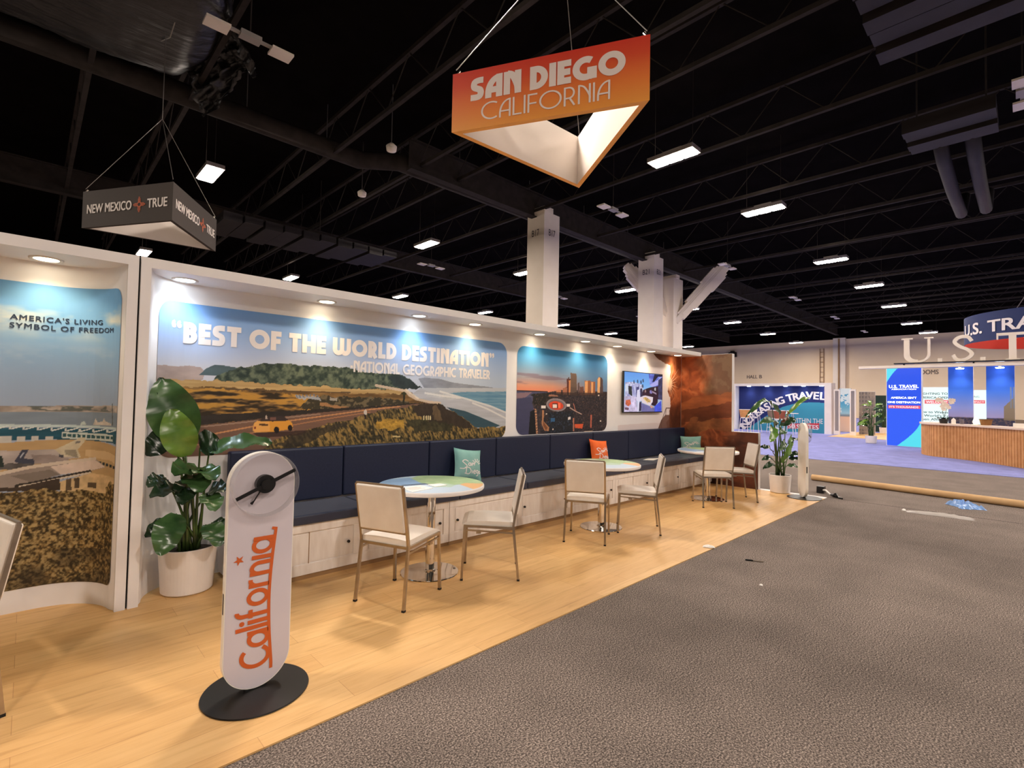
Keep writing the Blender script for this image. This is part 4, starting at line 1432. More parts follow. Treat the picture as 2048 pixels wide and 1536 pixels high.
    # wing
    p.poly(z((-9600, 1400), (0, 1170), (400, 1080), (1330, 955), (1480, 1080), (1250, 1130), (850, 1180), (440, 1300), (240, 1360), (-9600, 1560)), (150, 138, 130), 1, 0.1, 5, 9)
    p.poly(z((700, 1070), (1320, 970), (1470, 1075), (1260, 1125), (850, 1180)), (214, 196, 184), 1, 0.06)
    p.poly(z((150, 1200), (700, 1110), (840, 1180), (440, 1290)), (122, 112, 104), 1, 0.1, 6, 10)
    p.line(z((-9600, 1370), (0, 1170), (400, 1080), (1330, 960)), 0.022, (206, 192, 176))
    p.line(z((240, 1340), (460, 1305), (1260, 1140)), 0.026, (54, 48, 42))
    p.line(z((280, 1345), (480, 1312), (1270, 1152)), 0.012, (206, 194, 176))
    # under the wing and scrub
    p.poly(z((-9600, 1560), (240, 1360), (840, 1230), (840, 1400), (-9600, 1700)), (62, 52, 44), 1, 0.2, 12, 20)
    p.poly(z((840, 1280), (1260, 1160), (1600, 1230), (1610, 1480), (840, 1420)), (206, 178, 134), 1, 0.15)
    for q in (((920, 1250), (1000, 1230), (1000, 1400), (920, 1400)), ((1040, 1230), (1110, 1220), (1110, 1370), (1040, 1370)), ((1230, 1290), (1350, 1290), (1350, 1370), (1230, 1360))):
        p.poly(z(*q), (76, 64, 50), 0.9, 0.3, 30, 20)
    p.warp(.03, 14)
    scr = z((-9600, 1640), (300, 1420), (600, 1370), (900, 1390), (1200, 1420), (1460, 1400), (1540, 1280), (1700, 1230), (1800, 1230), (1800, 2900), (-9600, 2900))
    p.poly(scr, (70, 58, 34), 1, col2=(150, 122, 74), fu=30, fv=34)
    low = [(-1, .05), (9, .05), (9, .62), (-1, .62)]
    p.poly(low, (70, 58, 34), 1, col2=(150, 122, 74), fu=30, fv=34, raw=True)
    m = p.inside(scr) | p.inside(low, True)
    k = fbm(u * 70, v * 70, 3)
    p.paint(m, (204, 180, 128), .65 * sm(k, .58, .1))
    p.paint(m, (44, 36, 22), .7 * sm(-k, -.40, .1))
    p.paint(m & (v < 0.4), (54, 46, 34), .6 * sm(fbm(u * 6, v * 9), .5, .2))
    return p.c


u, v = round_grid(*NAV, (0.05, 0.06, 0.10, 0.05), 0.005)
print_mesh('naval_print', u, v, lambda a, b_: lfab(a, b_, 0.003), paint_navy(u, v), M['print'], lw)
lpl = lambda a, b_: tuple(lfab(a, b_, 0.0045))
s0 = lfab_of(20, 640)[0]
s1, s2 = lfab_of(206, 645)[0], lfab_of(228, 660)[0]
mb = font_text(MB(), "AMERICA'S LIVING", s0, 1.968, 0.036, lpl, s1 - s0, 0.02, 'L', 1.15)
obj('headline', mb, M['dark_text'], lw)
mb = font_text(MB(), 'SYMBOL OF FREEDOM', s0, 1.912, 0.036, lpl, s2 - s0, 0.02, 'L', 1.15)
obj('headline', mb, M['dark_text'], lw)

# ------------------------------------------------------------------ bench: cabinet units, seat cushions, back cushions
BX = [1.17, 2.14, 3.10, 4.08, 5.03, 6.03, 6.98, 7.95, 9.14]
KN = [('R',), ('R',), ('L',), ('L', 'R'), ('R',), ('R',), ('R',), ()]
YF = 4.07
for i, (x0, x1) in enumerate(zip(BX[:-1], BX[1:])):
    t = thing('bench_cabinet', 'whitewashed wooden bench cabinet, %s unit from the tall potted plant' % ORD[i], 'cabinet', ((x0 + x1) / 2, 4.35, 0), 0, 'bench cabinets under the navy seat')
    obj('kick_board', MB().box((x0 + .002, YF + 0.012, 0.008), (x1 - .002, YF + 0.03, 0.045)), M['kick'], t)
    obj('body', MB().box((x0 + .001, YF + 0.012, 0.045), (x1 - .001, 4.66, 0.452)), M['whitewash'], t)
    # framed door: rails and stiles stand proud of the panel
    mb = MB()
    mb.box((x0 + .002, YF, 0.045), (x1 - .002, YF + 0.014, 0.132)).box((x0 + .002, YF, 0.384), (x1 - .002, YF + 0.014, 0.452))
    mb.box((x0 + .002, YF, 0.132), (x0 + 0.07, YF + 0.014, 0.384)).box((x1 - 0.07, YF, 0.132), (x1 - .002, YF + 0.014, 0.384))
    fr = obj('door', mb, M['whitewash'], t, bevel=0.003, seg=1)
    mb = MB().box((x0 + 0.082, YF + 0.006, 0.145), (x1 - 0.082, YF + 0.013, 0.371))
    obj('panel', mb, M['whitewash'], fr)
    if i in (0, 5):
        obj('panel_seam', MB().box((x0 + 0.513 - 0.06 * i / 5, YF + 0.004, 0.132), (x0 + 0.519 - 0.06 * i / 5, YF + 0.0075, 0.384)), M['kick'], fr)
    for s_ in KN[i]:
        kx = x1 - 0.12 if s_ == 'R' else x0 + 0.10
        mb = MB().tube([(kx, YF + 0.008, 0.252), (kx, YF - 0.004, 0.252), (kx, YF - 0.006, 0.252), (kx, YF - 0.018, 0.252)], [0.006, 0.006, 0.013, 0.012], 14)
        obj('knob', mb, M['knob'], fr, smooth=False)
CX = [1.22, 2.215, 3.21, 4.21, 5.22, 6.20, 7.175, 8.185, 9.13]
for i, (x0, x1) in enumerate(zip(CX[:-1], CX[1:])):
    t = obj('seat_cushion', MB().box((x0 + .004, 4.045, 0.453), (x1 - .004, 4.575, 0.535)), M['navy_glare'], None, bevel=0.016, seg=3)
    tag(t, 'navy seat cushion on the bench, %s from the tall potted plant' % ORD[i], 'cushion', 'navy bench seat cushions')
    t = obj('back_cushion', MB().box((x0 + .004, 4.60, 0.536), (x1 - .004, 4.69, 1.012)), M['navy'], None, bevel=0.016, seg=3)
    tag(t, 'navy backrest cushion under the wall pictures, %s from the tall potted plant' % ORD[i], 'cushion', 'navy bench back cushions')

# ------------------------------------------------------------------ throw pillows
def script_strokes():
    """hand-drawn San Diego with a little sun, in a 1 x 1 square"""
    S = []
    S.append(smooth([(.42, .58), (.30, .64), (.20, .58), (.28, .49), (.36, .40), (.26, .30), (.10, .30)], 5))
    for x, y in ((.44, .47),):
        S.append(smooth([(x + .06, y + .05), (x, y + .05), (x - .02, y - .03), (x + .05, y - .04), (x + .07, y + .05), (x + .09, y - .05)], 4))
    S.append(smooth([(.56, .42), (.57, .54), (.58, .48), (.64, .54), (.66, .44)], 4))
    S.append([(.34, .34), (.33, .10)])
    S.append(smooth([(.28, .34), (.44, .34), (.52, .22), (.44, .10), (.28, .12)], 5))
    S.append([(.57, .24), (.57, .12)])
    S.append(smooth([(.62, .18), (.70, .20), (.68, .26), (.62, .20), (.66, .12), (.72, .14)], 4))
    S.append(smooth([(.82, .25), (.76, .25), (.75, .17), (.82, .16), (.83, .25), (.83, .08), (.76, .04)], 4))
    S.append(smooth([(.90, .24), (.86, .20), (.90, .14), (.95, .18), (.90, .24)], 4))
    S.append(smooth([(.66, .50), (.72, .60), (.82, .58), (.86, .50)], 4))
    for a in (20, 50, 80, 110, 140):
        c, s_ = math.cos(math.radians(a)), math.sin(math.radians(a))
        S.append([(.76 + .13 * c, .50 + .13 * s_), (.76 + .22 * c, .50 + .22 * s_)])
    return S


def pillow(name, label, c, n, up_roll, size, material, flat=1.0):
    """square pillow: centre c, outward normal n, rolled about n"""
    n_ = np.array(n, float)
    n_ /= np.linalg.norm(n_)
    r = np.cross((0, 0, 1.0), n_)
    r /= np.linalg.norm(r)
    u = np.cross(n_, r)
    a = math.radians(up_roll)
    r, u = r * math.cos(a) + u * math.sin(a), u * math.cos(a) - r * math.sin(a)
    root = thing(name, label, 'pillow', c)
    N_ = 16

    def surf(p, q, side):
        k = max(0.0, (1 - abs(p) ** 2.2) * (1 - abs(q) ** 2.2)) ** 0.55
        pin = 1 - 0.09 * (1 - abs(q) ** 2) * abs(p) ** 6
        pin2 = 1 - 0.09 * (1 - abs(p) ** 2) * abs(q) ** 6
        return np.array(c) + r * p * pin * size / 2 + u * q * pin2 * size / 2 * flat + n_ * side * 0.062 * k
    mb = MB()
    for side in (1, -1):
        vs = [surf(-1 + 2 * i / N_, -1 + 2 * j / N_, side) for i in range(N_ + 1) for j in range(N_ + 1)]
        fs = [(i * (N_ + 1) + j, (i + 1) * (N_ + 1) + j, (i + 1) * (N_ + 1) + j + 1, i * (N_ + 1) + j + 1)[::side] for i in range(N_) for j in range(N_)]
        mb.add(vs, fs)
    obj('cover', mb, material, root, smooth=True)
    mb = MB()
    for s_ in script_strokes():
        mb.ribbon(s_, 0.034, lambda a_, b_: tuple(surf(-0.92 + 1.84 * a_, -0.80 + 1.6 * b_, 1) + n_ * 0.003), step=0.04)
    obj('lettering', mb, M['lettering'], root)
    pp = [surf(*q, 0) for q in ((-1, -1), (-.5, -1), (0, -1), (.5, -1), (1, -1), (1, -.5), (1, 0), (1, .5), (1, 1), (.5, 1), (0, 1), (-.5, 1), (-1, 1), (-1, .5), (-1, 0), (-1, -.5))]
    obj('piping', MB().tube(pp, 0.004, 6, closed=True), material, root)
    return root


M['teal'] = speckled('teal_pillow_fabric', [(0.3, (122, 172, 166)), (0.7, (152, 196, 188))], 6, 0.9, 0.1)
M['coral'] = speckled('orange_pillow_fabric', [(0.3, (232, 100, 46)), (0.7, (244, 124, 66))], 6, 0.9, 0.1)
pillow('throw_pillow', 'teal pillow with white script on the bench behind the first table', (3.66, 4.484, 0.734), (-0.1, -1, 0.30), -8, 0.36, M['teal'])
pillow('throw_pillow', 'orange pillow with white script on the bench behind the middle table', (6.20, 4.484, 0.730), (-0.12, -1, 0.32), -7, 0.36, M['coral'])
pillow('throw_pillow', 'pale teal pillow in the bench corner against the canyon panel', (8.965, 4.40, 0.706), (-1, -0.35, 0.25), 3, 0.37, M['teal'], 0.86)

# ------------------------------------------------------------------ round tables
def paint_top(u, v):
    p = Print(u, v, lambda px, py: tuple(fl(px, py, 0.76)[:2]))
    p.c[:] = (186, 212, 236)
    conv = lambda x, y: (740 + x / 5.908, 930 + y / 5.908)
    z = lambda *q: [conv(*a) for a in q]
    p.poly(z((470, 160), (720, 80), (1400, 90), (1500, 240), (1330, 240), (1110, 215), (1060, 230), (900, 240), (660, 230), (560, 200)), (142, 186, 118), 1, col2=(178, 208, 146), fu=18, fv=18)
    p.poly(z((1060, 230), (1120, 212), (1500, 225), (1480, 320), (1220, 285)), (242, 172, 92), 1)
    p.poly(z((0, 300), (60, 180), (470, 150), (570, 200), (660, 232), (370, 245), (250, 280)), (122, 170, 222), 1)
    p.poly(z((370, 236), (640, 214), (700, 226), (660, 232), (380, 250)), (52, 78, 116), 1)
    p.poly(z((700, 226), (880, 212), (1010, 236), (960, 262), (740, 262)), (168, 204, 178), 0.9)
    return p.c * .72 + 255 * .26  # glare of the glossy top mixed into the print as white


M['top_print'] = vcol('printed_tabletop', 0.3)
TABLES = [(2.517, 3.564), (4.915, 3.515), (7.64, 3.47)]
TL = ['round cafe table on a chrome pedestal beside the teal pillow', 'round cafe table on a chrome pedestal before the orange pillow', 'round cafe table on a chrome pedestal beside the canyon panel']
tab0 = thing('cafe_table', TL[0], 'table', (*TABLES[0], 0.008), 0, 'round cafe tables along the bench')
x, y = TABLES[0]
obj('tabletop', MB().lathe([(0, 0.722), (0.43, 0.722), (0.447, 0.727), (0.45, 0.735), (0.45, 0.752), (0.446, 0.758), (0.44, 0.7595), (0, 0.7595)], (x, y, 0), 72), M['white'], tab0)
rr, aa = np.meshgrid(np.linspace(0.0, 0.441, 46), np.linspace(0, 2 * PI, 181), indexing='ij')
print_mesh('top_print', rr, aa, lambda a, b_: np.stack([x + a * np.cos(b_), y + a * np.sin(b_), np.full(a.shape, 0.7603)], -1), paint_top(x + rr * np.cos(aa), y + rr * np.sin(aa)), M['top_print'], tab0)
obj('column', MB().lathe([(0.0, 0.02), (0.052, 0.02), (0.050, 0.035), (0.038, 0.04), (0.038, 0.71), (0.13, 0.712), (0.13, 0.722), (0, 0.722)], (x, y, 0), 32), M['chrome'], tab0, smooth=False)
obj('base_plate', MB().lathe([(0, 0.009), (0.243, 0.009), (0.246, 0.012), (0.243, 0.017), (0.06, 0.026), (0, 0.027)], (x, y, 0), 64), M['chrome'], tab0)
for (tx, ty), lb in list(zip(TABLES, TL))[1:]:
    dup(tab0, (tx, ty, 0.008), 0, lb)

def sheet(name, label, quad, z, material, cat='paper', dz=0.003):
    c = np.mean(np.array(quad), 0)
    t = MB().prism([(p[0], p[1]) for p in quad], ((0, 0, z), (1, 0, 0), (0, 1, 0), (0, 0, 1)), dz)
    return tag(obj(name, t, material), label, cat)


def quad_on(z, *px):
    q = [tuple(fl(a, b, z)[:2]) for a, b in px]
    s = sum(q[i][0] * q[(i + 1) % len(q)][1] - q[(i + 1) % len(q)][0] * q[i][1] for i in range(len(q)))
    return q if s > 0 else q[::-1]


cv = lambda x, y: (740 + x / 5.908, 930 + y / 5.908)
sheet('leaflet', 'printed leaflet lying on the first round table', quad_on(.762, cv(370, 268), cv(590, 240), cv(745, 275), cv(500, 322)), .7612, M['paper'])
sheet('leaflet', 'small cream card lying at the centre of the first round table', quad_on(.762, cv(672, 233), cv(830, 220), cv(915, 240), cv(770, 258)), .7612, M['paper'])
ll = MB()
q0 = quad_on(.765, cv(400, 272), cv(580, 248), cv(690, 272), cv(500, 305))
for k in range(4):
    a, b_ = np.array(q0[0]), np.array(q0[1])
    c_, d_ = np.array(q0[2]), np.array(q0[3])
    f = 0.15 + 0.22 * k
    p, q = a + (d_ - a) * f, b_ + (c_ - b_) * f
    ll.ribbon([tuple(p), tuple(p + (q - p) * (0.9 - 0.15 * (k % 2)))], 0.006, lambda u, v: (u, v, .7646))
o_ = bpy.data.objects['leaflet']
o_['_at'] = (0, 0, 0)
obj('print_line', ll, mat('red_print', (206, 120, 110), .8), o_)
p = fl(1177, 921, .762)
sheet('leaflet', 'white paper lying on the middle round table', [(p[0] - .11, p[1] - .07), (p[0] + .11, p[1] - .09), (p[0] + .12, p[1] + .06), (p[0] - .10, p[1] + .08)], .7612, M['paper'])
sheet('leaflet', 'white papers lying on the navy seat near the orange pillow', quad_on(.537, (1286, 920), (1297, 917.4), (1318, 917), (1307, 921)), .5365, M['paper'], 'paper', 0.006)

# ------------------------------------------------------------------ chairs (x is forward)
def make_chair(label):
    t = thing('dining_chair', label, 'chair', (0, 0, 0), 0, 'white metal-framed chairs')
    R_ = 0.0095
    for s_ in (-1, 1):
        obj('leg', MB().tube([(-0.232, s_ * 0.213, 0.01), (-0.185, s_ * 0.206, 0.44), (-0.196, s_ * 0.205, 0.52), (-0.262, s_ * 0.203, 0.862)], R_, square=True), M['steel'], t, world=False)
        lg = obj('leg', MB().tube([(0.232, s_ * 0.213, 0.01), (0.215, s_ * 0.204, 0.445)], R_, square=True), M['steel'], t, world=False)
    for o in [c for c in t.children if c.name.startswith('leg')]:
        v0 = o.data.vertices[0].co
        xx = -0.232 if v0.x < 0 else 0.232
        yy = -0.213 if v0.y < 0 else 0.213
        obj('foot', MB().tube([(xx, yy, 0.0), (xx, yy, 0.014)], 0.0112, square=True), M['rubber'], o, world=False)
    mb = MB()
    for s_ in (-1, 1):
        mb.tube([(0.222, s_ * 0.205, 0.442), (-0.186, s_ * 0.206, 0.425)], R_, square=True)
        mb.tube([(0.216, s_ * 0.205, 0.408), (-0.186, s_ * 0.206, 0.385)], 0.006, square=True)
        mb.slab((0.10, s_ * 0.205, 0.392), (1, 0, 0), (0, 1, 0), (0, 0, 1), 0.02, 0.008, 0.012)
    mb.tube([(0.214, -0.205, 0.442), (0.214, 0.205, 0.442)], R_, square=True)
    mb.tube([(-0.186, -0.205, 0.425), (-0.186, 0.205, 0.425)], R_, square=True)
    obj('seat_frame', mb, M['steel'], t, world=False)
    # seat pad, front edge rolled down
    mb = MB()
    n1, n2 = 10, 8
    prof = []
    vs, fs = [], []
    for i in range(n1 + 1):
        f = i / n1
        xx = -0.185 + 0.425 * f
        top = 0.478 + 0.006 * math.sin(PI * f) - (0.022 * max(0, (f - 0.82) / 0.18) ** 2) + 0.004 * f
        for j in range(n2 + 1):
            yy = -0.198 + 0.396 * j / n2
            cr = 0.008 * (1 - (2 * j / n2 - 1) ** 2)
            vs.append((xx, yy, top + cr - 0.006))
    o0 = len(vs)
    for i in range(n1 + 1):
        f = i / n1
        xx = -0.185 + 0.425 * f
        for j in range(n2 + 1):
            vs.append((xx, -0.198 + 0.396 * j / n2, 0.434 + 0.017 * f))
    g = lambda i, j, o=0: o + i * (n2 + 1) + j
    for i in range(n1):
        for j in range(n2):
            fs.append((g(i, j), g(i + 1, j), g(i + 1, j + 1), g(i, j + 1)))
            fs.append((g(i, j, o0), g(i, j + 1, o0), g(i + 1, j + 1, o0), g(i + 1, j, o0)))
    for i in range(n1):
        fs.append((g(i, 0), g(i, 0, o0), g(i + 1, 0, o0), g(i + 1, 0)))
        fs.append((g(i, n2), g(i + 1, n2), g(i + 1, n2, o0), g(i, n2, o0)))
    for j in range(n2):
        fs.append((g(0, j), g(0, j + 1), g(0, j + 1, o0), g(0, j, o0)))
        fs.append((g(n1, j), g(n1, j, o0), g(n1, j + 1, o0), g(n1, j + 1)))
    obj('seat', mb.add(vs, fs), M['chair_white'], t, world=False, bevel=0.008, seg=3)
    # backrest pad between the uprights
    d = np.array([-0.066, 0, 0.342])
    d /= np.linalg.norm(d)
    nrm = np.array([d[2], 0, -d[0]])
    c = np.array([-0.196, 0, 0.52]) + d * 0.182
    obj('backrest', MB().slab(c - nrm * 0.002, (0, 1, 0), d, nrm, 0.196, 0.168, 0.021), M['chair_white'], t, world=False, bevel=0.012, seg=3)
    for zz_ in (0.008, 0.352):
        q = np.array([-0.196, 0, 0.52]) + d * zz_
        obj('back_rail', MB().tube([q + np.array([0, -0.204, 0]), q + np.array([0, 0.204, 0])], 0.008, square=True), M['steel'], t, world=False)
    return t


CH = [((2.055, 3.300), 22, 'white chair turned to face the first table from beside the orange-lettered stand'),
      ((2.914, 3.232), 137.5, 'white chair facing the first table with its back towards the middle table'),
      ((4.405, 3.331), 30, 'white chair at the middle table with its back to the first table'),
      ((5.157, 3.165), 124.5, 'white chair at the middle table with its back towards the corner table'),
      ((7.249, 3.213), 43.5, 'white chair at the corner table with its back to the carpet aisle'),
      ((7.945, 3.150), 132.5, 'white chair at the corner table beside the canyon end panel'),
      ((-0.313, 3.408), 195, 'white chair cut off by the frame beside the naval aircraft mural')]
ch0 = make_chair(CH[0][2])
for i, ((x, y), a, lb) in enumerate(CH):
    if i == 0:
        ch0.location, ch0.rotation_euler = (x, y, 0.008), (0, 0, math.radians(a))
    else:
        dup(ch0, (x, y, 0.008), math.radians(a), lb)

# ------------------------------------------------------------------ television on the wall
tv = thing('television', 'flat television showing a street market scene on the white wall', 'television', (7.4, 4.66, 1.65))
TVY = 4.635
(TVX0, TVX1), TVZ0, TVZ1 = [on(1, TVY, *q)[0] for q in ((1247.5, 784), (1325, 788))], 1.305, 2.000
obj('body', MB().box((TVX0, TVY, TVZ0), (TVX1, TVY + 0.035, TVZ1)), M['black'], tv, bevel=0.004)
obj('wall_bracket', MB().box((7.1, TVY + 0.035, 1.5), (7.6, 4.694, 1.8)), M['black'], tv)


def paint_tv(u, v):
    p = Print(u, v, lambda px, py: tuple(on(1, TVY, px, py)[[0, 2]]))
    conv = lambda x, y: (1240 + x / 13.96, 730 + y / 13.96)
    z = lambda *q: [conv(*a) for a in q]
    p.grad([(1.3, (150, 150, 170)), (1.62, (176, 206, 244)), (1.8, (120, 180, 246)), (2.0, (104, 160, 240))], v)
    p.poly(z((140, 480), (300, 470), (420, 480), (560, 540), (640, 560), (640, 900), (140, 900)), (150, 150, 196), 1, col2=(228, 226, 246), fu=22, fv=22)
    p.poly(z((150, 540), (220, 540), (230, 760), (150, 700)), (214, 222, 238), 1)
    p.poly(z((230, 580), (330, 600), (340, 880), (240, 800)), (46, 50, 52), 1, .4, 30, 20)
    p.poly(z((340, 560), (560, 500), (570, 900), (360, 980)), (134, 132, 190), 1, col2=(214, 214, 244), fu=40, fv=14)
    for x, y, w in ((370, 440, 26), (470, 430, 30), (560, 450, 36), (620, 410, 34), (600, 560, 42)):
        p.poly(z((x, y), (x + w, y - 30), (x + 1.4 * w, y + 40), (x + w, y + 90), (x + .2 * w, y + 60)), (62, 76, 104), .85)
    p.poly(z((450, 620), (530, 600), (540, 880), (450, 900)), (64, 62, 112), .9, .3, 30, 30)
    p.poly(z((560, 660), (620, 650), (640, 880), (570, 900)), (40, 36, 64), .9)
    p.poly(z((800, 250), (960, 260), (1210, 280), (1190, 900), (1180, 700), (830, 560)), (82, 96, 196), 1, col2=(150, 160, 240), fu=14, fv=14)
    p.poly(z((960, 260), (1210, 280), (1200, 330), (1060, 330), (960, 460), (900, 480)), (26, 28, 58), 1)
    p.poly(z((820, 560), (1080, 400), (1150, 330), (1160, 420), (1060, 560), (900, 610)), (178, 176, 240), 1)
    p.poly(z((1070, 420), (1200, 330), (1190, 980), (1060, 960), (1050, 800)), (56, 58, 92), 1, .5, 20, 20)
    p.poly(z((640, 700), (760, 650), (860, 620), (1060, 590), (1070, 800), (1050, 1050), (980, 1150), (880, 1120), (800, 900), (620, 850)), (46, 26, 44), 1, .3, 16, 16)
    p.poly(z((830, 720), (870, 700), (900, 800), (830, 790)), (150, 140, 214), .9)
    p.poly(z((890, 720), (1010, 780), (1020, 830), (900, 770)), (176, 150, 176), .9)
    p.poly(z((960, 640), (1000, 630), (1000, 720), (960, 710)), (196, 192, 196), 1)
    p.poly(z((690, 700), (720, 690), (730, 760), (690, 770)), (164, 128, 128), 1)
    p.poly(z((120, 880), (330, 860), (460, 900), (480, 1320), (110, 1310)), (206, 192, 222), 1, .3, 16, 16)
    p.poly(z((160, 980), (280, 960), (310, 1080), (230, 1160), (150, 1090)), (196, 96, 66), 1, .4, 40, 40)
    p.poly(z((130, 1180), (250, 1190), (240, 1260), (140, 1250)), (108, 70, 84), .9)
    p.poly(z((480, 700), (540, 680), (560, 900), (640, 880), (620, 980), (540, 1010), (520, 1320), (480, 1310), (490, 1020), (455, 960)), (228, 222, 244), 1)
    p.poly(z((540, 1040), (600, 1020), (590, 1280), (530, 1290)), (44, 36, 66), 1)
    p.poly(z((590, 1060), (870, 1170), (960, 1200), (1150, 1000), (1160, 1310), (600, 1310)), (110, 106, 158), 1, .15, 8, 8)
    p.poly(z((960, 1160), (1150, 990), (1150, 1310), (960, 1310)), (66, 84, 206), 1, .2, 10, 10)
    p.poly(z((560, 900), (700, 850), (920, 900), (910, 1030), (830, 1140), (620, 1050)), (232, 214, 222), 1)
    p.poly(z((640, 920), (720, 890), (860, 990), (840, 1050), (730, 1020)), (206, 168, 104), 1, .4, 40, 40)
    p.line(z((660, 940), (780, 1060)), .02, (240, 206, 140))
    p.poly(z((840, 1120), (920, 1160), (890, 1210), (850, 1180)), (216, 160, 130), 1)
    return p.c


u, v = np.meshgrid(np.linspace(TVX0 + .014, TVX1 - .014, 250), np.linspace(TVZ0 + .016, TVZ1 - .012, 150))
M['screen'] = vcol('television_picture', 0.25, 0.85)
print_mesh('screen', u, v, lambda a, b_: np.stack([a, np.full(a.shape, TVY - 0.001), b_], -1), paint_tv(u, v), M['screen'], tv)

# ------------------------------------------------------------------ stands with a fan display
def glyph_low(ch):
    """rounded lower-case strokes, x-height 0.6: (width, open, closed)"""
    O = arc(.30, .30, .26, .26, 0, 360, 28)[:-1]
    if ch == 'C':
        return .70, [arc(.42, .44, .38, .40, 48, 322, 24)], []
    if ch == 'a':
        return .62, [[(.56, .60), (.56, 0.0)]], [O]
    if ch == 'l':
        return .12, [[(.06, .92), (.06, 0)]], []
    if ch == 'i':
        return .12, [[(.06, .58), (.06, 0)]], []
    if ch == 'f':
        return .36, [arc(.28, .72, .16, .16, 80, 180, 8) + [(.12, 0)], [(0, .50), (.32, .50)]], []
    if ch == 'o':
        return .60, [], [O]
    if ch == 'r':
        return .36, [[(.06, .58), (.06, 0)], [(.06, .34)] + arc(.28, .34, .22, .20, 180, 80, 8)], []
    if ch == 'n':
        return .54, [[(.06, .58), (.06, 0)], [(.06, .32)] + arc(.27, .32, .21, .22, 180, 0, 12) + [(.48, 0)]], []
    return .3, [], []


def totem(label, x, y, white_base=False):
    t = thing('display_stand', label, 'display stand', (x, y, 0.008))
    W, Z0, Z1, TH = 0.158, 0.022, 1.205, 0.040
    obj('base_plate', MB().lathe([(0, 0.009), (0.243, 0.009), (0.246, 0.012), (0.244, 0.017), (0, 0.018)], (x, y, 0), 72), M['black_gloss'], t)
    obj('stem', MB().box((x - 0.05, y + 0.002, 0.017), (x + 0.05, y + TH - 0.006, 0.10)), M['black_gloss'], t)
    poly = arc(0, Z1 - W, W, W, 0, 180, 36) + arc(0, Z0 + W, W, W, 180, 360, 36)
    bd = obj('board', MB().prism(poly, ((x, y, 0), (1, 0, 0), (0, 0, 1), (0, 1, 0)), TH), M['totem_edge'], t)
    pl3 = plane_place((x, y - 0.0012, 0), (1, 0, 0), (0, 0, 1))
    inner = arc(0, Z1 - W, W - .004, W - .004, 0, 180, 36) + arc(0, Z0 + W, W - .004, W - .004, 180, 360, 36)
    obj('face', MB().fan(inner, pl3), M['totem'], bd)
    # lettering reads upwards: u runs up the board, v runs to the left
    mb = MB()
    k = 0.165
    tot, items = 0.0, []
    for ch in 'California':
        w, S, Cl = glyph_low(ch)
        items.append((tot, S, Cl, ch))
        tot += w + .10
    ku = 0.66 / tot
    base = lambda u: 0.062 - 0.022 * math.sin(PI * min(1, max(0, u / 0.68))) + 0.004 * u / 0.72
    put = lambda u, v: (x + base(u) - v, y - 0.0035, 0.128 + u)
    for x0_, S, Cl, ch in items:
        for s_ in S:
            mb.ribbon([((x0_ + a) * ku, b * k * (1.0 if ch != 'C' else 0.95)) for a, b in s_], 0.020, put, step=0.012)
        for s_ in Cl:
            mb.ribbon([((x0_ + a) * ku, b * k) for a, b in s_], 0.020, put, closed=True)
        if ch == 'i' and x0_ < tot / 2:
            c_ = ((x0_ + .06) * ku, .74 * k)
            mb.fan([(c_[0] + .012 * math.cos(q), c_[1] + .012 * math.sin(q)) for q in np.linspace(0, 2 * PI, 17)[:-1]], put)
        if ch == 'i' and x0_ > tot / 2:
            c_ = ((x0_ + .06) * ku, .93 * k)
            st_ = []
            for q in range(10):
                rr_ = .026 if q % 2 == 0 else .010
                an = PI / 2 + q * PI / 5 + .2
                st_.append((c_[0] + rr_ * math.cos(an), c_[1] + rr_ * math.sin(an)))
            mb.fan(st_, put)
    mb.ribbon([(q, -0.004) for q in np.linspace(-0.03, 0.685, 30)], 0.015, put)
    mb.ribbon([(0.678, -0.010), (0.684, 0.016)], 0.014, put)
    obj('lettering', mb, M['orange'], bd)
    # spinning display at rest behind a clear drum
    fx, fz, r = x + 0.004, Z1 - W - 0.002, 0.158
    fr = lambda q: (fx, y - q, fz)
    hub = MB()
    cyl = lambda r0, a, b_, n=32: [(fx + r0 * math.cos(j * 2 * PI / n), y - a, fz + r0 * math.sin(j * 2 * PI / n)) for j in range(n)] + [(fx + r0 * math.cos(j * 2 * PI / n), y - b_, fz + r0 * math.sin(j * 2 * PI / n)) for j in range(n)]
    def drum(r0, a, b_, n=40):
        return MB().add(cyl(r0, a, b_, n), [tuple(range(n)), tuple(range(2 * n - 1, n - 1, -1))] + [(i, n + i, n + (i + 1) % n, (i + 1) % n) for i in range(n)])
    fan_ = obj('fan_motor', drum(0.046, 0.002, 0.034), M['black'], t)
    a = math.radians(24)
    for s_ in (-1, 1):
        d = np.array([math.cos(a) * s_, 0, math.sin(a) * s_])
        c_ = np.array([fx, y - 0.042, fz])
        obj('blade', MB().slab(c_ + d * 0.082, d, (-d[2], 0, d[0]), (0, 1, 0), 0.070, 0.0085, 0.003), M['black'], fan_)
    obj('fan_hub', drum(0.026, 0.034, 0.048), M['black'], fan_)
    obj('cable', MB().tube([(fx - .03, y - .045, fz - .03), (fx - .05, y - .02, fz - .08), (fx - .060, y - .012, fz - .095)], [.0035, .0035, .008], 8), M['black'], fan_)
    n = 64
    ringv = [(fx + (r + dr) * math.cos(j * 2 * PI / n), y - q, fz + (r + dr) * math.sin(j * 2 * PI / n)) for q, dr in ((0.004, -0.004), (0.055, -0.004), (0.055, 0), (0.004, 0)) for j in range(n)]
    obj('clear_drum', MB().add(ringv, [(k_ * n + i, k_ * n + (i + 1) % n, ((k_ + 1) % 4) * n + (i + 1) % n, ((k_ + 1) % 4) * n + i) for k_ in range(4) for i in range(n)]), M['clear_rim'], t, smooth=False)
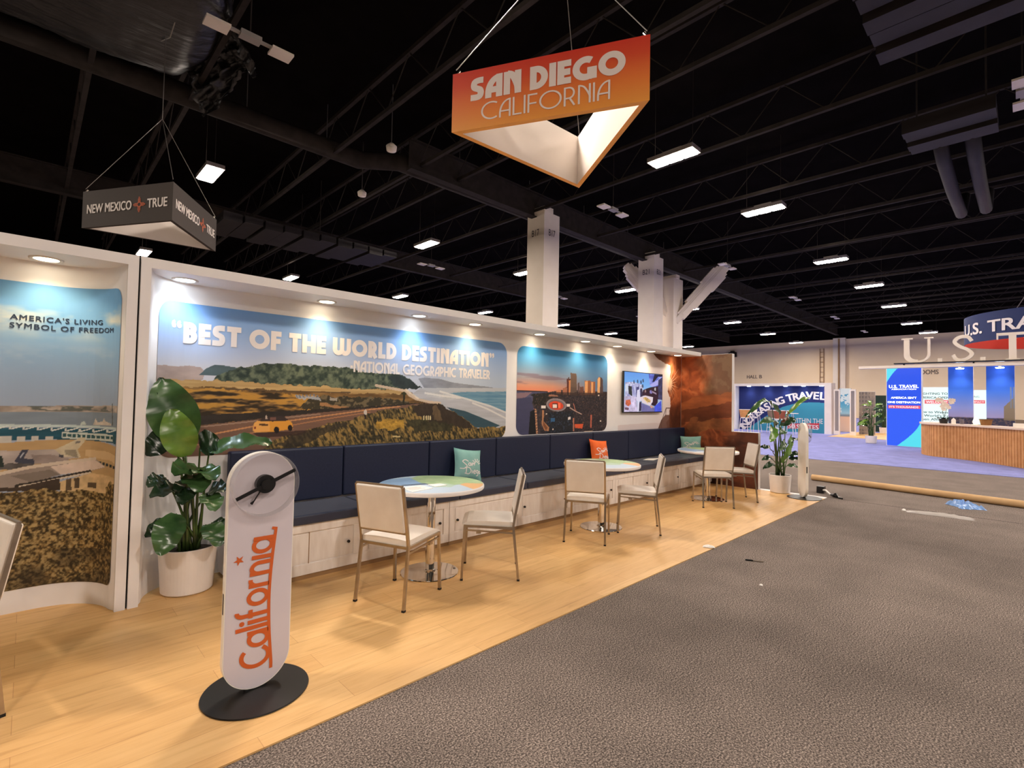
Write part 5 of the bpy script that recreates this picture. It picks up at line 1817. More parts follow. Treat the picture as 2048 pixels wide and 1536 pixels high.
    face = MB().add([(fx + (r - .004) * math.cos(j * 2 * PI / n), y - q, fz + (r - .004) * math.sin(j * 2 * PI / n)) for q in (0.0535, 0.0555) for j in range(n)],
                    [tuple(range(n)), tuple(range(2 * n - 1, n - 1, -1))] + [(i, n + i, n + (i + 1) % n, (i + 1) % n) for i in range(n)])
    obj('clear_cover', face, M['clear_cover'], t)
    obj('power_socket', MB().box((x - W - .001, y + .015, .42), (x - W + .003, y + .03, .52)), M['black'], bd)
    return t


totem('white pill-shaped stand with orange California lettering on the oak floor', 0.878, 2.715)
tt = totem('white pill-shaped fan stand seen edge-on at the far corner of the oak floor', 8.97, 2.49)
tt.rotation_euler = (0, 0, math.radians(36))

# ------------------------------------------------------------------ plants
def leaf_material(name, a, b_):
    m = speckled(name, [(0.35, a), (0.65, b_)], 5, 0.26, 0.15, (1, 1, 1), 5, 0.6)
    return m


M['leaf'] = leaf_material('glossy_leaf', (42, 70, 38), (74, 108, 60))
M['leaf_bright'] = leaf_material('fresh_leaf', (70, 108, 40), (110, 146, 58))
M['leaf_dark'] = leaf_material('dark_leaf', (18, 36, 22), (36, 60, 34))
M['stem'] = leaf_material('green_stalk', (46, 66, 30), (74, 98, 46))


def leaf_mesh(base, tip, width, face, droop=0.0, fold=0.25, n=34, wave=0.012):
    base, tip, face = np.array(base, float), np.array(tip, float), np.array(face, float)
    ax = tip - base
    L = np.linalg.norm(ax)
    d = ax / L
    nrm = face - d * (face @ d)
    nrm /= np.linalg.norm(nrm)
    side = np.cross(d, nrm)
    vs, fs = [], []
    ks = (-1, -.55, 0, .55, 1)
    for i in range(n + 1):
        f = i / n
        w = width / 2 * (math.sin(PI * min(1, f * 0.93 + 0.035)) ** 0.62) * (1.0 - 0.25 * f) * 1.12
        if i == n:
            w *= .15
        c = base + ax * f + nrm * (math.sin(PI * f) * 0.10 * L) - np.array([0, 0, 1]) * droop * L * f * f
        for k in ks:
            q = wave * math.sin(f * 17 + k * 2) * abs(k) + .007 * L * math.sin(f * 78 - abs(k) * 5) * abs(k) ** .5
            vs.append(c + side * w * k * (1 - 0.1 * abs(k)) + nrm * (abs(k) * w * fold + q))
    m = len(ks)
    for i in range(n):
        for j in range(m - 1):
            fs.append((i * m + j, i * m + j + 1, (i + 1) * m + j + 1, (i + 1) * m + j))
    return MB().add(vs, fs)


def plant(label, centre, pot_r, pot_h, leaves, name='potted_plant', taper=0.88, z0=0.0):
    t = thing(name, label, 'plant', (centre[0], centre[1], z0))
    c = (centre[0], centre[1], z0)
    rb = pot_r * taper
    pt = obj('pot', MB().lathe([(0, 0.003), (rb - .01, 0.003), (rb, 0.012), (pot_r, pot_h - .006), (pot_r - .004, pot_h), (pot_r - .012, pot_h - .002), (pot_r - .016, pot_h - .05), (0, pot_h - .05)], c, 48), M['pot'], t, smooth=False)
    obj('soil', MB().lathe([(pot_r - .017, pot_h - .045), (pot_r * .5, pot_h - .03), (0, pot_h - .025)], c, 32), M['soil'], pt, smooth=True)
    rnd = random.Random(len(leaves) + int(centre[0] * 10))
    for base, tip, w, face, mk, droop in leaves:
        a = rnd.uniform(0, 2 * PI)
        root = np.array([centre[0] + .35 * pot_r * math.cos(a), centre[1] + .35 * pot_r * math.sin(a), z0 + pot_h - .04])
        b = np.array(base, float)
        mid = root * .45 + b * .55
        mid[:2] = root[:2] * .72 + b[:2] * .28
        pts = smooth([root, root * .75 + mid * .25 + np.array([0, 0, .02]), mid, b], 5)if False else None
        P_ = [(1 - f) ** 2 * root + 2 * (1 - f) * f * mid + f * f * b for f in np.linspace(0, 1, 9)]
        st = obj('stalk', MB().tube(P_, [.013 * (1 - .55 * f) * (pot_r / .19) ** .3 for f in np.linspace(0, 1, 9)], 7), M['stem'], t, smooth=True)
        lf = obj('leaf', leaf_mesh(base, tip, w, face, droop), M[mk], st, smooth=True)
        bb, tt = np.array(base, float), np.array(tip, float)
        nn = np.array(face, float)
    return t


def pl_leaf(yb, b, yt, t, w, face=(-.25, -1, .1), mk='leaf', droop=0.0):
    """leaf from photo readings of its base and tip at depths yb, yt"""
    return (on(1, yb, *b), on(1, yt, *t), w, face, mk, droop)


PC = (0.918, 4.447)
lv = [pl_leaf(4.38, (372, 888), 4.42, (324, 758), .36, (-.35, -1, .25), 'leaf'),
      pl_leaf(4.25, (372, 912), 4.25, (341, 818), .25, (-.2, -1, .1), 'leaf_bright'),
      pl_leaf(4.28, (418, 905), 4.15, (545, 886), .20, (-.1, -.6, 1), 'leaf'),
      pl_leaf(4.40, (345, 865), 4.36, (293, 912), .20, (-.3, -1, .3), 'leaf_dark'),
      pl_leaf(4.46, (340, 820), 4.46, (318, 755), .18, (.3, -1, .2), 'leaf_dark'),
      pl_leaf(4.35, (400, 895), 4.3, (440, 880), .24, (.2, -1, .6), 'leaf_dark'),
      pl_leaf(4.30, (395, 935), 4.15, (350, 952), .24, (-.3, -.8, 1), 'leaf'),
      pl_leaf(4.25, (390, 940), 4.05, (432, 960), .22, (.3, -.9, .8), 'leaf'),
      pl_leaf(4.30, (382, 950), 4.1, (405, 985), .22, (0, -1, .7), 'leaf'),
      pl_leaf(4.35, (365, 975), 4.25, (300, 996), .17, (-.3, -.7, 1), 'leaf_dark'),
      pl_leaf(4.40, (375, 960), 4.2, (365, 1010), .18, (-.1, -1, .6), 'leaf_dark'),
      pl_leaf(4.40, (415, 985), 4.3, (455, 978), .20, (.2, -.8, 1), 'leaf_dark'),
      pl_leaf(4.35, (410, 990), 4.2, (432, 1022), .19, (.2, -1, .6), 'leaf'),
      pl_leaf(4.28, (352, 1028), 4.12, (322, 1112), .22, (-.3, -1, .4), 'leaf'),
      pl_leaf(4.32, (345, 1040), 4.30, (290, 1075), .13, (-.4, -.8, .6), 'leaf_dark'),
      pl_leaf(4.25, (412, 1050), 4.12, (442, 1092), .20, (.2, -1, .5), 'leaf'),
      pl_leaf(4.35, (425, 1045), 4.3, (455, 1060), .14, (.3, -1, .6), 'leaf_dark'),
      pl_leaf(4.42, (330, 955), 4.35, (296, 975), .15, (-.4, -.9, .6), 'leaf_dark')]
plant('large leafy plant in a white pot beside the left booth post', PC, 0.192, 0.335, lv, z0=0.008)

PC = (9.19, 2.92)
lv = [pl_leaf(2.90, (1543, 808), 2.85, (1491, 819), .10, (-.35, -.5, 1), 'leaf', .10),
      pl_leaf(2.95, (1557, 842), 2.9, (1540, 806), .13, (-.5, -1, .4), 'leaf'),
      pl_leaf(2.92, (1572, 832), 2.95, (1620, 797), .09, (-.2, -.6, 1), 'leaf_bright'),
      pl_leaf(2.90, (1562, 842), 2.7, (1574, 822), .12, (-.6, -1, .2), 'coral_leaf'),
      pl_leaf(2.88, (1550, 850), 2.8, (1520, 848), .16, (-.4, -.7, 1), 'leaf'),
      pl_leaf(2.86, (1544, 852), 2.75, (1541, 884), .17, (-.8, -1, .4), 'leaf_bright'),
      pl_leaf(2.88, (1562, 852), 2.8, (1590, 838), .18, (-.3, -.7, 1), 'leaf_dark'),
      pl_leaf(2.88, (1560, 858), 2.75, (1562, 868), .16, (-.6, -1, .5), 'leaf'),
      pl_leaf(2.90, (1562, 925), 2.85, (1582, 868), .13, (-.5, -1, .1), 'leaf_bright'),
      pl_leaf(2.86, (1576, 912), 2.7, (1606, 906), .13, (-.3, -.7, 1), 'leaf_dark', .15),
      pl_leaf(2.86, (1576, 918), 2.65, (1612, 922), .12, (-.3, -.7, 1), 'leaf_dark', .18),
      pl_leaf(2.90, (1574, 888), 2.7, (1600, 876), .13, (-.3, -.7, 1), 'leaf_dark', .1),
      pl_leaf(2.90, (1546, 905), 3.0, (1518, 888), .12, (-.4, -.7, 1), 'leaf_dark', .15),
      pl_leaf(2.90, (1544, 918), 2.95, (1524, 915), .11, (-.4, -.7, 1), 'leaf_dark', .15),
      pl_leaf(2.88, (1548, 930), 2.9, (1526, 932), .11, (-.4, -.7, 1), 'leaf_dark', .12),
      pl_leaf(2.88, (1574, 932), 2.75, (1600, 934), .10, (-.4, -.7, 1), 'leaf', .1),
      pl_leaf(2.88, (1558, 900), 2.9, (1568, 880), .14, (-.6, -1, .2), 'leaf')]
M['coral_leaf'] = leaf_material('russet_leaf', (120, 62, 34), (150, 84, 48))
plant('leafy plant in a white pot beside the edge-on fan stand', PC, 0.170, 0.30, lv, z0=0.008)

# ------------------------------------------------------------------ things left on the floor
tb = thing('cardboard_tube', 'long brown cardboard tube lying on the grey carpet', 'tube', (11.0, 1.3, 0))
pA, pB = np.array([11.27, 2.99, 0.0575]), np.array([10.55, -1.9, 0.0575])
obj('tube', MB().tube([pA, pB], 0.057, 24, caps=False), M['cardboard'], tb, smooth=True)
obj('tube_liner', MB().tube([pB, pA], 0.050, 24, caps=False), M['kick'], tb, smooth=True)
pc_ = thing('power_lead', 'black adapter box with a short white lead on the grey carpet', 'cable', (9.6, 2.3, 0))
obj('adapter', MB().box((9.70, 2.40, 0.003), (9.82, 2.51, 0.115)), M['black'], pc_, bevel=0.006)
obj('lead', MB().tube([(9.72, 2.42, .06), (9.66, 2.36, .07), (9.60, 2.31, .045), (9.55, 2.27, .03), (9.50, 2.22, .022)], .014, 8), M['paper'], pc_, smooth=True)
obj('plug', MB().tube([(9.53, 2.25, .028), (9.47, 2.20, .03), (9.44, 2.17, .05), (9.41, 2.14, .025)], [.018, .026, .03, .016], 10), M['black'], pc_)
obj('lead_end', MB().tube([(9.47, 2.20, .016), (9.42, 2.10, .012), (9.37, 2.06, .012)], .012, 8), M['black'], pc_)


def crumple(c, sx, sy, h, rot, seed, n=14):
    vs, fs = [], []
    for i in range(n + 1):
        for j in range(n + 1):
            p, q = i / n * 2 - 1, j / n * 2 - 1
            k = fbm(np.array(i * .55 + seed), np.array(j * .55 + seed * 2.3), 3)
            e = max(0, 1 - max(abs(p), abs(q)) ** 3)
            xx = p * sx * (0.75 + .5 * fbm(np.array(j * .4 + seed), np.array(3.3), 2))
            yy = q * sy * (0.75 + .5 * fbm(np.array(i * .4 + seed), np.array(7.7), 2))
            vs.append((c[0] + xx * math.cos(rot) - yy * math.sin(rot), c[1] + xx * math.sin(rot) + yy * math.cos(rot), c[2] + .004 + e * h * k * 1.6))
    for i in range(n):
        for j in range(n):
            fs.append((i * (n + 1) + j, i * (n + 1) + j + 1, (i + 1) * (n + 1) + j + 1, (i + 1) * (n + 1) + j))
    return MB().add(vs, fs)


M['blue_film'] = mat('blue_film', (118, 158, 214), 0.3, 0, 0.6)
M['clear_film'] = mat('clear_film', (226, 220, 214), 0.25, 0, 0.6, alpha=0.55)
tag(obj('plastic_bag', crumple((10.2, .66, 0), .20, .15, .09, .6, 3.1), M['blue_film']), 'crumpled blue plastic bag on the carpet before the cardboard tube', 'bag')
tag(obj('plastic_film', crumple((9.10, .86, 0), .09, .36, .035, .1, 8.4), M['clear_film']), 'clear crumpled strip of plastic film on the grey carpet', 'plastic film')
tag(obj('plastic_scrap', crumple((9.13, 1.25, 0), .03, .025, .02, .1, 5.1, 6), M['paper']), 'tiny white plastic scrap beside the clear film strip', 'scrap')
pn = thing('pen', 'silver pen with a black end lying on the grey carpet', 'pen', (5.0, 1.81, 0))
a, b_ = np.array([4.975, 1.885, .008]), np.array([5.045, 1.745, .008])
obj('barrel', MB().tube([a + (b_ - a) * .4, b_], .006, 10), M['steel'], pn)
obj('grip', MB().tube([a, a + (b_ - a) * .42], .008, 10), M['black'], pn)
tag(obj('paper_scrap', crumple((5.105, 2.30, .008), .055, .035, .02, -1.1, 2.2, 8), M['paper']), 'torn white paper scrap on the edge of the oak floor', 'scrap')
tag(obj('paper_bit', crumple((4.40, 1.54, 0), .016, .012, .01, .3, 6.6, 5), M['paper']), 'tiny white paper bit on the grey carpet below the pen', 'scrap')

# ------------------------------------------------------------------ hanging signs
def tri_sign(name, label, pts, zb, zt, hook_z, faces, inner, wire_top, rim, th=0.035):
    """pts: three plan corners, counter-clockwise seen from above"""
    c = np.mean(np.array(pts), 0)
    t = thing(name, label, 'hanging sign', (c[0], c[1], zb))
    n = 3
    sides = []
    for i in range(n):
        a, b = np.array(pts[i], float), np.array(pts[(i + 1) % n], float)
        # inset corners for thickness
        ia, ib = c + (a - c) * (1 - th * 2 / 0.70), c + (b - c) * (1 - th * 2 / 0.70)
        mb = MB().add([(*a, zb), (*b, zb), (*b, zt), (*a, zt)], [(0, 1, 2, 3)])
        pan = obj('face_panel', mb, faces, t)
        mb = MB().add([(*ia, zb), (*ib, zb), (*ib, zt), (*ia, zt)], [(3, 2, 1, 0)])
        obj('lining', mb, inner, pan)
        obj('bottom_rim', MB().add([(*a, zb), (*b, zb), (*ib, zb), (*ia, zb)], [(3, 2, 1, 0)]), rim, pan)
        obj('top_rim', MB().add([(*a, zt), (*b, zt), (*ib, zt), (*ia, zt)], [(0, 1, 2, 3)]), inner, pan)
        sides.append(pan)
        e = np.array([*(c + (a - c) * .97), zt])
        top = np.array(wire_top)
        obj('wire', MB().tube([e + np.array([0, 0, .06]), top], .006, 6), M['cable'], t)
        obj('clip', MB().tube([e, e + (top - e) * .03], [.012, .02], 8), M['chrome'], t)
    obj('ring', MB().tube([wire_top, (wire_top[0], wire_top[1], hook_z)], .008, 6), M['cable'], t)
    return t, sides


def grad_z(name, z0, z1, stops, rough=0.5):
    m = mat(name, stops[0][1], rough)
    N, L, b = nodes(m)
    tc = N.new('ShaderNodeTexCoord')
    sp = N.new('ShaderNodeSeparateXYZ')
    L.new(tc.outputs['Object'], sp.inputs[0])
    mr = N.new('ShaderNodeMapRange')
    mr.inputs['From Min'].default_value = z0
    mr.inputs['From Max'].default_value = z1
    L.new(sp.outputs[2], mr.inputs['Value'])
    r = ramp(N, stops)
    L.new(mr.outputs[0], r.inputs[0])
    L.new(r.outputs[0], b.inputs['Base Color'])
    return m


K = 3.39 / 2
A_, B_, C_ = [(p[0] * K, p[1] * K) for p in ((2.229, 3.009), (2.896, 1.729), (3.667, 2.927))]
zb, zt = 1.5 + 3.39, 1.5 + 3.39 * 1.2235
M['sd_face'] = grad_z('orange_fade_print', 0, zt - zb, [(0.0, (240, 158, 62)), (0.35, (236, 128, 50)), (0.75, (222, 76, 38)), (1.0, (216, 56, 34))])
M['sign_white'] = mat('sign_lining', (236, 228, 220), 0.8)
M['sd_rim'] = mat('orange_rim', (238, 164, 72), 0.6)
sd, sides = tri_sign('hanging_sign', 'orange triangular hanging sign lettered SAN DIEGO CALIFORNIA above the booth', [A_, B_, C_], zb, zt, 11.4, M['sd_face'], M['sign_white'], (5.0, 4.33, 7.6), M['sd_rim'])
M['sign_letters'] = mat('sign_letters', (240, 226, 218), 0.6)
for a, b, pan in ((A_, B_, sides[0]), (B_, C_, sides[1]), (C_, A_, sides[2])):
    a, b = np.array(a), np.array(b)
    d = (b - a) / np.linalg.norm(b - a)
    nn = np.array([d[1], -d[0]])
    L_ = np.linalg.norm(b - a)
    h_ = zt - zb
    pl4 = plane_place((a[0] + nn[0] * .004, a[1] + nn[1] * .004, zb), (d[0], d[1], 0), (0, 0, 1))
    mb = deco_text(MB(), 'SAN DIEGO', 0.27, L_ * 0.105, h_ * 0.475, h_ * 0.38, L_ * 0.785, pl4, 0.05, 0.30)
    obj('lettering', mb, M['sign_letters'], pan)
    mb = deco_text(MB(), 'CALIFORNIA', 0.085, L_ * 0.165, h_ * 0.115, h_ * 0.30, L_ * 0.655, pl4, 0.09, 0.3)
    obj('lettering', mb, M['sign_letters'], pan)

K = 1.725
A_, B_, C_ = [(p[0] * K, p[1] * K) for p in ((0.407, 8.095), (1.135, 6.903), (1.838, 7.973))]
zb, zt = 1.5 + 3.45, 1.5 + 3.45 * 1.226
M['nm_face'] = mat('charcoal_sign_fabric', (66, 58, 52), 0.8)
M['nm_white'] = mat('cream_letters', (236, 226, 216), 0.7)
M['zia'] = mat('sun_symbol', (196, 98, 60), 0.7)
wt = np.array(on(1, (A_[1] + B_[1] + C_[1]) / 3, 325, 238))
nm, sides = tri_sign('hanging_sign', 'charcoal triangular hanging sign lettered NEW MEXICO TRUE above the left booth', [A_, B_, C_], zb, zt, 9.4, M['nm_face'], M['sign_white'], tuple(wt), M['nm_face'])
for a, b, pan in ((A_, B_, sides[0]), (B_, C_, sides[1]), (C_, A_, sides[2])):
    a, b = np.array(a), np.array(b)
    d = (b - a) / np.linalg.norm(b - a)
    nn = np.array([d[1], -d[0]])
    L_ = np.linalg.norm(b - a)
    h_ = zt - zb
    pl4 = plane_place((a[0] + nn[0] * .006, a[1] + nn[1] * .006, zb), (d[0], d[1], 0), (0, 0, 1))
    mb = font_text(MB(), 'NEW MEXICO', L_ * .06, h_ * .38, h_ * .25, pl4, L_ * .50, .03)
    font_text(mb, 'TRUE', L_ * .735, h_ * .38, h_ * .25, pl4, L_ * .21, .03)
    obj('lettering', mb, M['nm_white'], pan)
    cx_, cy_ = L_ * .645, h_ * .49
    mb = MB()
    for k in range(4):
        an = k * PI / 2
        for o_, l_ in ((-.027, .125), (-.009, .16), (.009, .16), (.027, .125)):
            p0 = (cx_ + .045 * math.cos(an) - o_ * math.sin(an), cy_ + .045 * math.sin(an) + o_ * math.cos(an))
            p1 = (cx_ + l_ * math.cos(an) - o_ * math.sin(an), cy_ + l_ * math.sin(an) + o_ * math.cos(an))
            mb.ribbon([p0, p1], .013, pl4)
    mb.ribbon([(cx_ + .048 * math.cos(q), cy_ + .048 * math.sin(q)) for q in np.linspace(0, 2 * PI, 25)[:-1]], .022, pl4, closed=True)
    obj('sun_symbol', mb, M['zia'], pan)

# ------------------------------------------------------------------ far booth: increasing travel
fb = thing('far_booth', 'far booth wall lettered INCREASING TRAVEL WITHIN THE 50 STATES', 'booth wall', (29.8, 9.4, 0))
obj('frame', MB().box((29.72, 6.9, 0.01), (30.0, 11.8, 2.62)), M['white'], fb)
obj('canopy', MB().box((29.2, 6.9, 2.48), (29.72, 11.8, 2.62)), M['white'], fb)
obj('post', MB().box((29.2, 6.9, 0.01), (29.72, 7.2, 2.48)), M['white'], fb)
obj('post', MB().box((29.2, 11.66, 0.01), (29.72, 11.8, 2.48)), M['white'], fb)
BXX = 29.70


def paint_far(y, z_):
    p = Print(y, z_, lambda px, py: tuple(on(0, BXX, px, py)[1:]))
    p.c[:] = (34, 46, 104)
    conv = lambda a, b_: (1460 + a / 8.533, 740 + b_ / 8.533)
    z = lambda *q: [conv(*a) for a in q]
    p.poly(z((230, 1060), (330, 985), (500, 860), (720, 720), (900, 630), (1100, 575), (1300, 555), (1500, 555), (1700, 575), (1700, 1200), (230, 1200)), (62, 148, 172), 1)
    p.poly(z((985, 915), (1520, 905), (1520, 1000), (985, 1000)), (206, 60, 72), 1)
    return p.c


u, v = np.meshgrid(np.linspace(11.66, 7.2, 220), np.linspace(0.012, 2.478, 120))
print_mesh('print', u, v, lambda a, b_: np.stack([np.full(a.shape, BXX), a, b_], -1), paint_far(u, v), M['print'], fb)
arcp = smooth([tuple(on(0, BXX, *q)[1:]) for q in ((1488, 860), (1508, 840), (1538, 819), (1575, 804), (1612, 798), (1652, 800))], 10)
arcl = np.concatenate([[0], np.cumsum(np.hypot(*np.diff(np.array(arcp), axis=0).T))])
ap = np.array(arcp)
mb = MB()
txt = 'INCREASING TRAVEL'
ws = {'I': .34, ' ': .40}
wl = [ws.get(c, .74) for c in txt]
pos, tot = [], sum(wl)
acc = 0
for ch, w in zip(txt, wl):
    s_ = (acc + w / 2) / tot * arcl[-1]
    acc += w
    if ch == ' ':
        continue
    cy_, cz_ = np.interp(s_, arcl, ap[:, 0]), np.interp(s_, arcl, ap[:, 1])
    ny_, nz_ = np.interp(s_ + .05, arcl, ap[:, 0]) - cy_, np.interp(s_ + .05, arcl, ap[:, 1]) - cz_
    if s_ + .05 > arcl[-1]:
        ny_, nz_ = -1, -.05
    l_ = math.hypot(ny_, nz_)
    U_, V_ = (0, ny_ / l_, nz_ / l_), (0, nz_ / l_, -ny_ / l_)
    font_text(mb, ch, 0, 0, 0.40, plane_place((BXX - .012, cy_, cz_), U_, V_), None, 0.05, 'C')
obj('lettering', mb, M['lettering'], fb)
a = on(0, BXX, 1583, 845)
b_ = on(0, BXX, 1646, 843)
pl5 = plane_place((BXX - .012, a[1], a[2]), (0, -1, 0), (0, 0, 1))
obj('lettering', font_text(MB(), 'WITHIN THE', 0, 0, .27, pl5, a[1] - b_[1], 0), M['lettering'], fb)
a, b_ = on(0, BXX, 1577, 857), on(0, BXX, 1637, 856)
pl5 = plane_place((BXX - .012, a[1], a[2] + .02), (0, -1, 0), (0, 0, 1))
obj('lettering', font_text(MB(), '50 STATES', 0, 0, .24, pl5, a[1] - b_[1], .03), M['lettering'], fb)
for px in (1498, 1534, 1571, 1607, 1643):
    y = on(0, 29.45, px, 771)[1]
    o = obj('downlight', MB().lathe([(0, -.02), (.09, -.02), (.1, 0)], (29.45, y, 2.48), 16), M['down_cool'], fb)
    l = bpy.data.lights.new('downlight_beam', 'SPOT')
    l.energy, l.color, l.spot_size, l.spot_blend, l.shadow_soft_size = 30, (.75, .85, 1), math.radians(115), 1, .06
    lo = bpy.data.objects.new('downlight_beam', l)
    COL.objects.link(lo)
    lo.location = (29.45, y, 2.44)

# bar tables and stools before it
M['stool_wood'] = speckled('pale_stool_wood', [(0.3, (196, 134, 78)), (0.7, (218, 158, 98))], 6, 0.5)


def bar_stool(label, px, py, x, a, wood):
    p = on(0, x, px, py)
    t = thing('bar_stool', label, 'stool', (p[0], p[1], 0.01), 0, 'bar stools at the far booth')
    c, s_ = math.cos(a), math.sin(a)
    rot = lambda q: (p[0] + q[0] * c - q[1] * s_, p[1] + q[0] * s_ + q[1] * c, q[2])
    for i in (-1, 1):
        for j in (-1, 1):
            obj('leg', MB().tube([rot((i * .22, j * .22, .012)), rot((i * .16, j * .16, .74))], .014, 6), M['white'], t)
    obj('foot_ring', MB().tube([rot((i * .2, j * .2, .3)) for i, j in ((-1, -1), (1, -1), (1, 1), (-1, 1))], .01, 6, closed=True), M['white'], t)
    obj('seat', MB().prism([(.21 * math.cos(q), .21 * math.sin(q)) for q in np.linspace(0, 2 * PI, 21)[:-1]], (rot((0, 0, .74)), (1, 0, 0), (0, 1, 0), (0, 0, 1)), .04), M['white'], t)
    n = 14
    q = [(.24 * math.cos(f), .24 * math.sin(f)) for f in np.linspace(PI * .55, PI * 1.45, n)]
    vs = [rot((k * xx, k * yy, zz)) for k, zz in ((.92, .79), (1.15, 1.17), (1.08, 1.17), (.85, .79)) for xx, yy in q]
    fs = [(r * n + i, r * n + i + 1, ((r + 1) % 4) * n + i + 1, ((r + 1) % 4) * n + i) for r in range(4) for i in range(n - 1)]
    obj('backrest', MB().add(vs, fs), wood, t)
    obj('back_rim', MB().tube([rot((1.12 * xx, 1.12 * yy, 1.18)) for xx, yy in q], .016, 6), M['white'], t)


M['rust'] = mat('rust_seat', (150, 78, 50), .6)
bar_stool('bar stool with a pale wooden back at the left of the far booth', 1490, 850, 26.4, PI * .0, M['stool_wood'])
bar_stool('bar stool with a rust brown back behind the tall plant by the far booth', 1559, 850, 26.2, PI * .15, M['rust'])
bar_stool('bar stool with a taupe back partly hidden by plant leaves at the far booth', 1545, 848, 27.4, PI * .2, mat('taupe_seat', (132, 112, 96), .6))
for px, w in ((1512, 'beside the wooden-backed stool'), (1580, 'beside the rust brown stool')):
    p = on(0, 27.0, px, 850)
    t = thing('bar_table', 'tall white round bar table ' + w, 'table', (p[0], p[1], .01), 0, 'bar tables at the far booth')
    obj('tabletop', MB().lathe([(0, 1.02), (.36, 1.02), (.37, 1.035), (.36, 1.05), (0, 1.05)], (p[0], p[1], .01), 32), M['white'], t)
    for k in range(4):
        q = PI / 4 + k * PI / 2
        obj('leg', MB().tube([(p[0] + .30 * math.cos(q), p[1] + .30 * math.sin(q), .012), (p[0] + .16 * math.cos(q), p[1] + .16 * math.sin(q), 1.03)], .014, 6), M['white'], t)
    nb = thing('napkin_box', 'small white box on the bar table ' + w, 'box', (p[0] + .02, p[1] + .05, 1.06))
    obj('box', MB().box((p[0] - .07, p[1] - .02, 1.061), (p[0] + .07, p[1] + .14, 1.19)), M['paper'], nb, bevel=.006)
    obj('opening', MB().box((p[0] - .04, p[1] + .02, 1.19), (p[0] + .04, p[1] + .10, 1.194)), M['grey_text'], nb)

# glazed white frames and pictures beside it
for y0, y1, w in ((6.585, 6.847, 'closest to the far INCREASING TRAVEL wall'), (5.906, 6.157, 'on the right of the sky picture')):
    t = thing('glazed_frame', 'narrow white glazed door frame ' + w, 'door frame', (29.5, (y0 + y1) / 2, .01))
    obj('frame', MB().box((29.45, y0, .012), (29.55, y0 + .05, 2.3)).box((29.45, y1 - .05, .012), (29.55, y1, 2.3)).box((29.45, y0 + .05, 2.22), (29.55, y1 - .05, 2.3)).box((29.45, y0 + .05, .012), (29.55, y1 - .05, .2)), M['white'], t)
    obj('pane', MB().box((29.49, y0 + .05, .2), (29.51, y1 - .05, 2.22)), mat('frosted_pane', (150, 146, 150), .3), t)
t = thing('picture_panel', 'picture panel of blue sky over a beach between white frames', 'panel', (33, 7.0, .01))
ya, yb2 = on(0, 33, 1678, 800)[1], on(0, 33, 1702, 800)[1]
obj('panel', MB().box((33.0, yb2, .012), (33.08, ya, 2.45)), M['white'], t)
u, v = np.meshgrid(np.linspace(ya, yb2, 60), np.linspace(.02, 2.44, 110))
p = Print(u, v)
p.grad([(0, (226, 196, 170)), (.85, (222, 186, 158)), (.9, (110, 120, 130)), (1.05, (150, 190, 206)), (1.5, (86, 160, 196)), (2.4, (56, 130, 178))], v)
p.paint((fbm(u * 2.4, v * 3.4) > .52) & (v > 1.1), (214, 222, 226), .85)
print_mesh('picture', u, v, lambda a, b_: np.stack([np.full(a.shape, 32.995), a, b_], -1), p.c, M['print'], t)
t = thing('picture_panel', 'grey picture panel of a tower facade behind the far plant', 'panel', (31, 5.7, .017))
obj('panel', MB().box((31.0, 5.39, .018), (31.08, 6.07, 2.22)), M['white'], t)
u, v = np.meshgrid(np.linspace(6.07, 5.39, 60), np.linspace(.03, 2.21, 120))
p = Print(u, v)
p.c[:] = (128, 120, 116)
p.paint((np.sin(u * 46) > -.1) & (np.sin(v * 30) > -.4), (92, 88, 90), .8)
p.paint(fbm(u * 3, v * 3) > .58, (150, 138, 126), .6)
print_mesh('picture', u, v, lambda a, b_: np.stack([np.full(a.shape, 30.995), a, b_], -1), p.c, M['print'], t)
tag(obj('dark_partition', MB().box((35.0, 4.4, .017), (35.2, 6.6, 2.1)), mat('dark_green_drape', (28, 52, 44), .9)), 'dark green partition behind the far plants beside the lightbox', 'partition')

def far_plant(label, c, r, h, H, n, seed, z0=.01):
    rnd = random.Random(seed)
    L_ = []
    for i in range(n):
        a = rnd.uniform(0, 2 * PI)
        zz_ = h + (H - h) * rnd.uniform(.25, .92)
        rr_ = rnd.uniform(.05, .16)
        base = (c[0] + rr_ * math.cos(a), c[1] + rr_ * math.sin(a), z0 + zz_)
        ln = rnd.uniform(.32, .52)
        tip = (base[0] + ln * .75 * math.cos(a), base[1] + ln * .75 * math.sin(a), base[2] + ln * rnd.uniform(-.35, .75))
        L_.append((base, tip, rnd.uniform(.14, .22), (-.6 + .3 * math.cos(a), .3 * math.sin(a), .8), rnd.choice(['leaf', 'leaf_dark', 'leaf', 'leaf_bright']), .15))
    plant(label, c, r, h, L_, z0=z0)


far_plant('far leafy plant in a white pot left of the blue lightbox', (24.2, 4.34), .20, .30, 1.62, 20, 5)
far_plant('farther leafy plant in a white pot by the dark green partition', (33.6, 5.45), .21, .32, 1.75, 16, 9, .01)

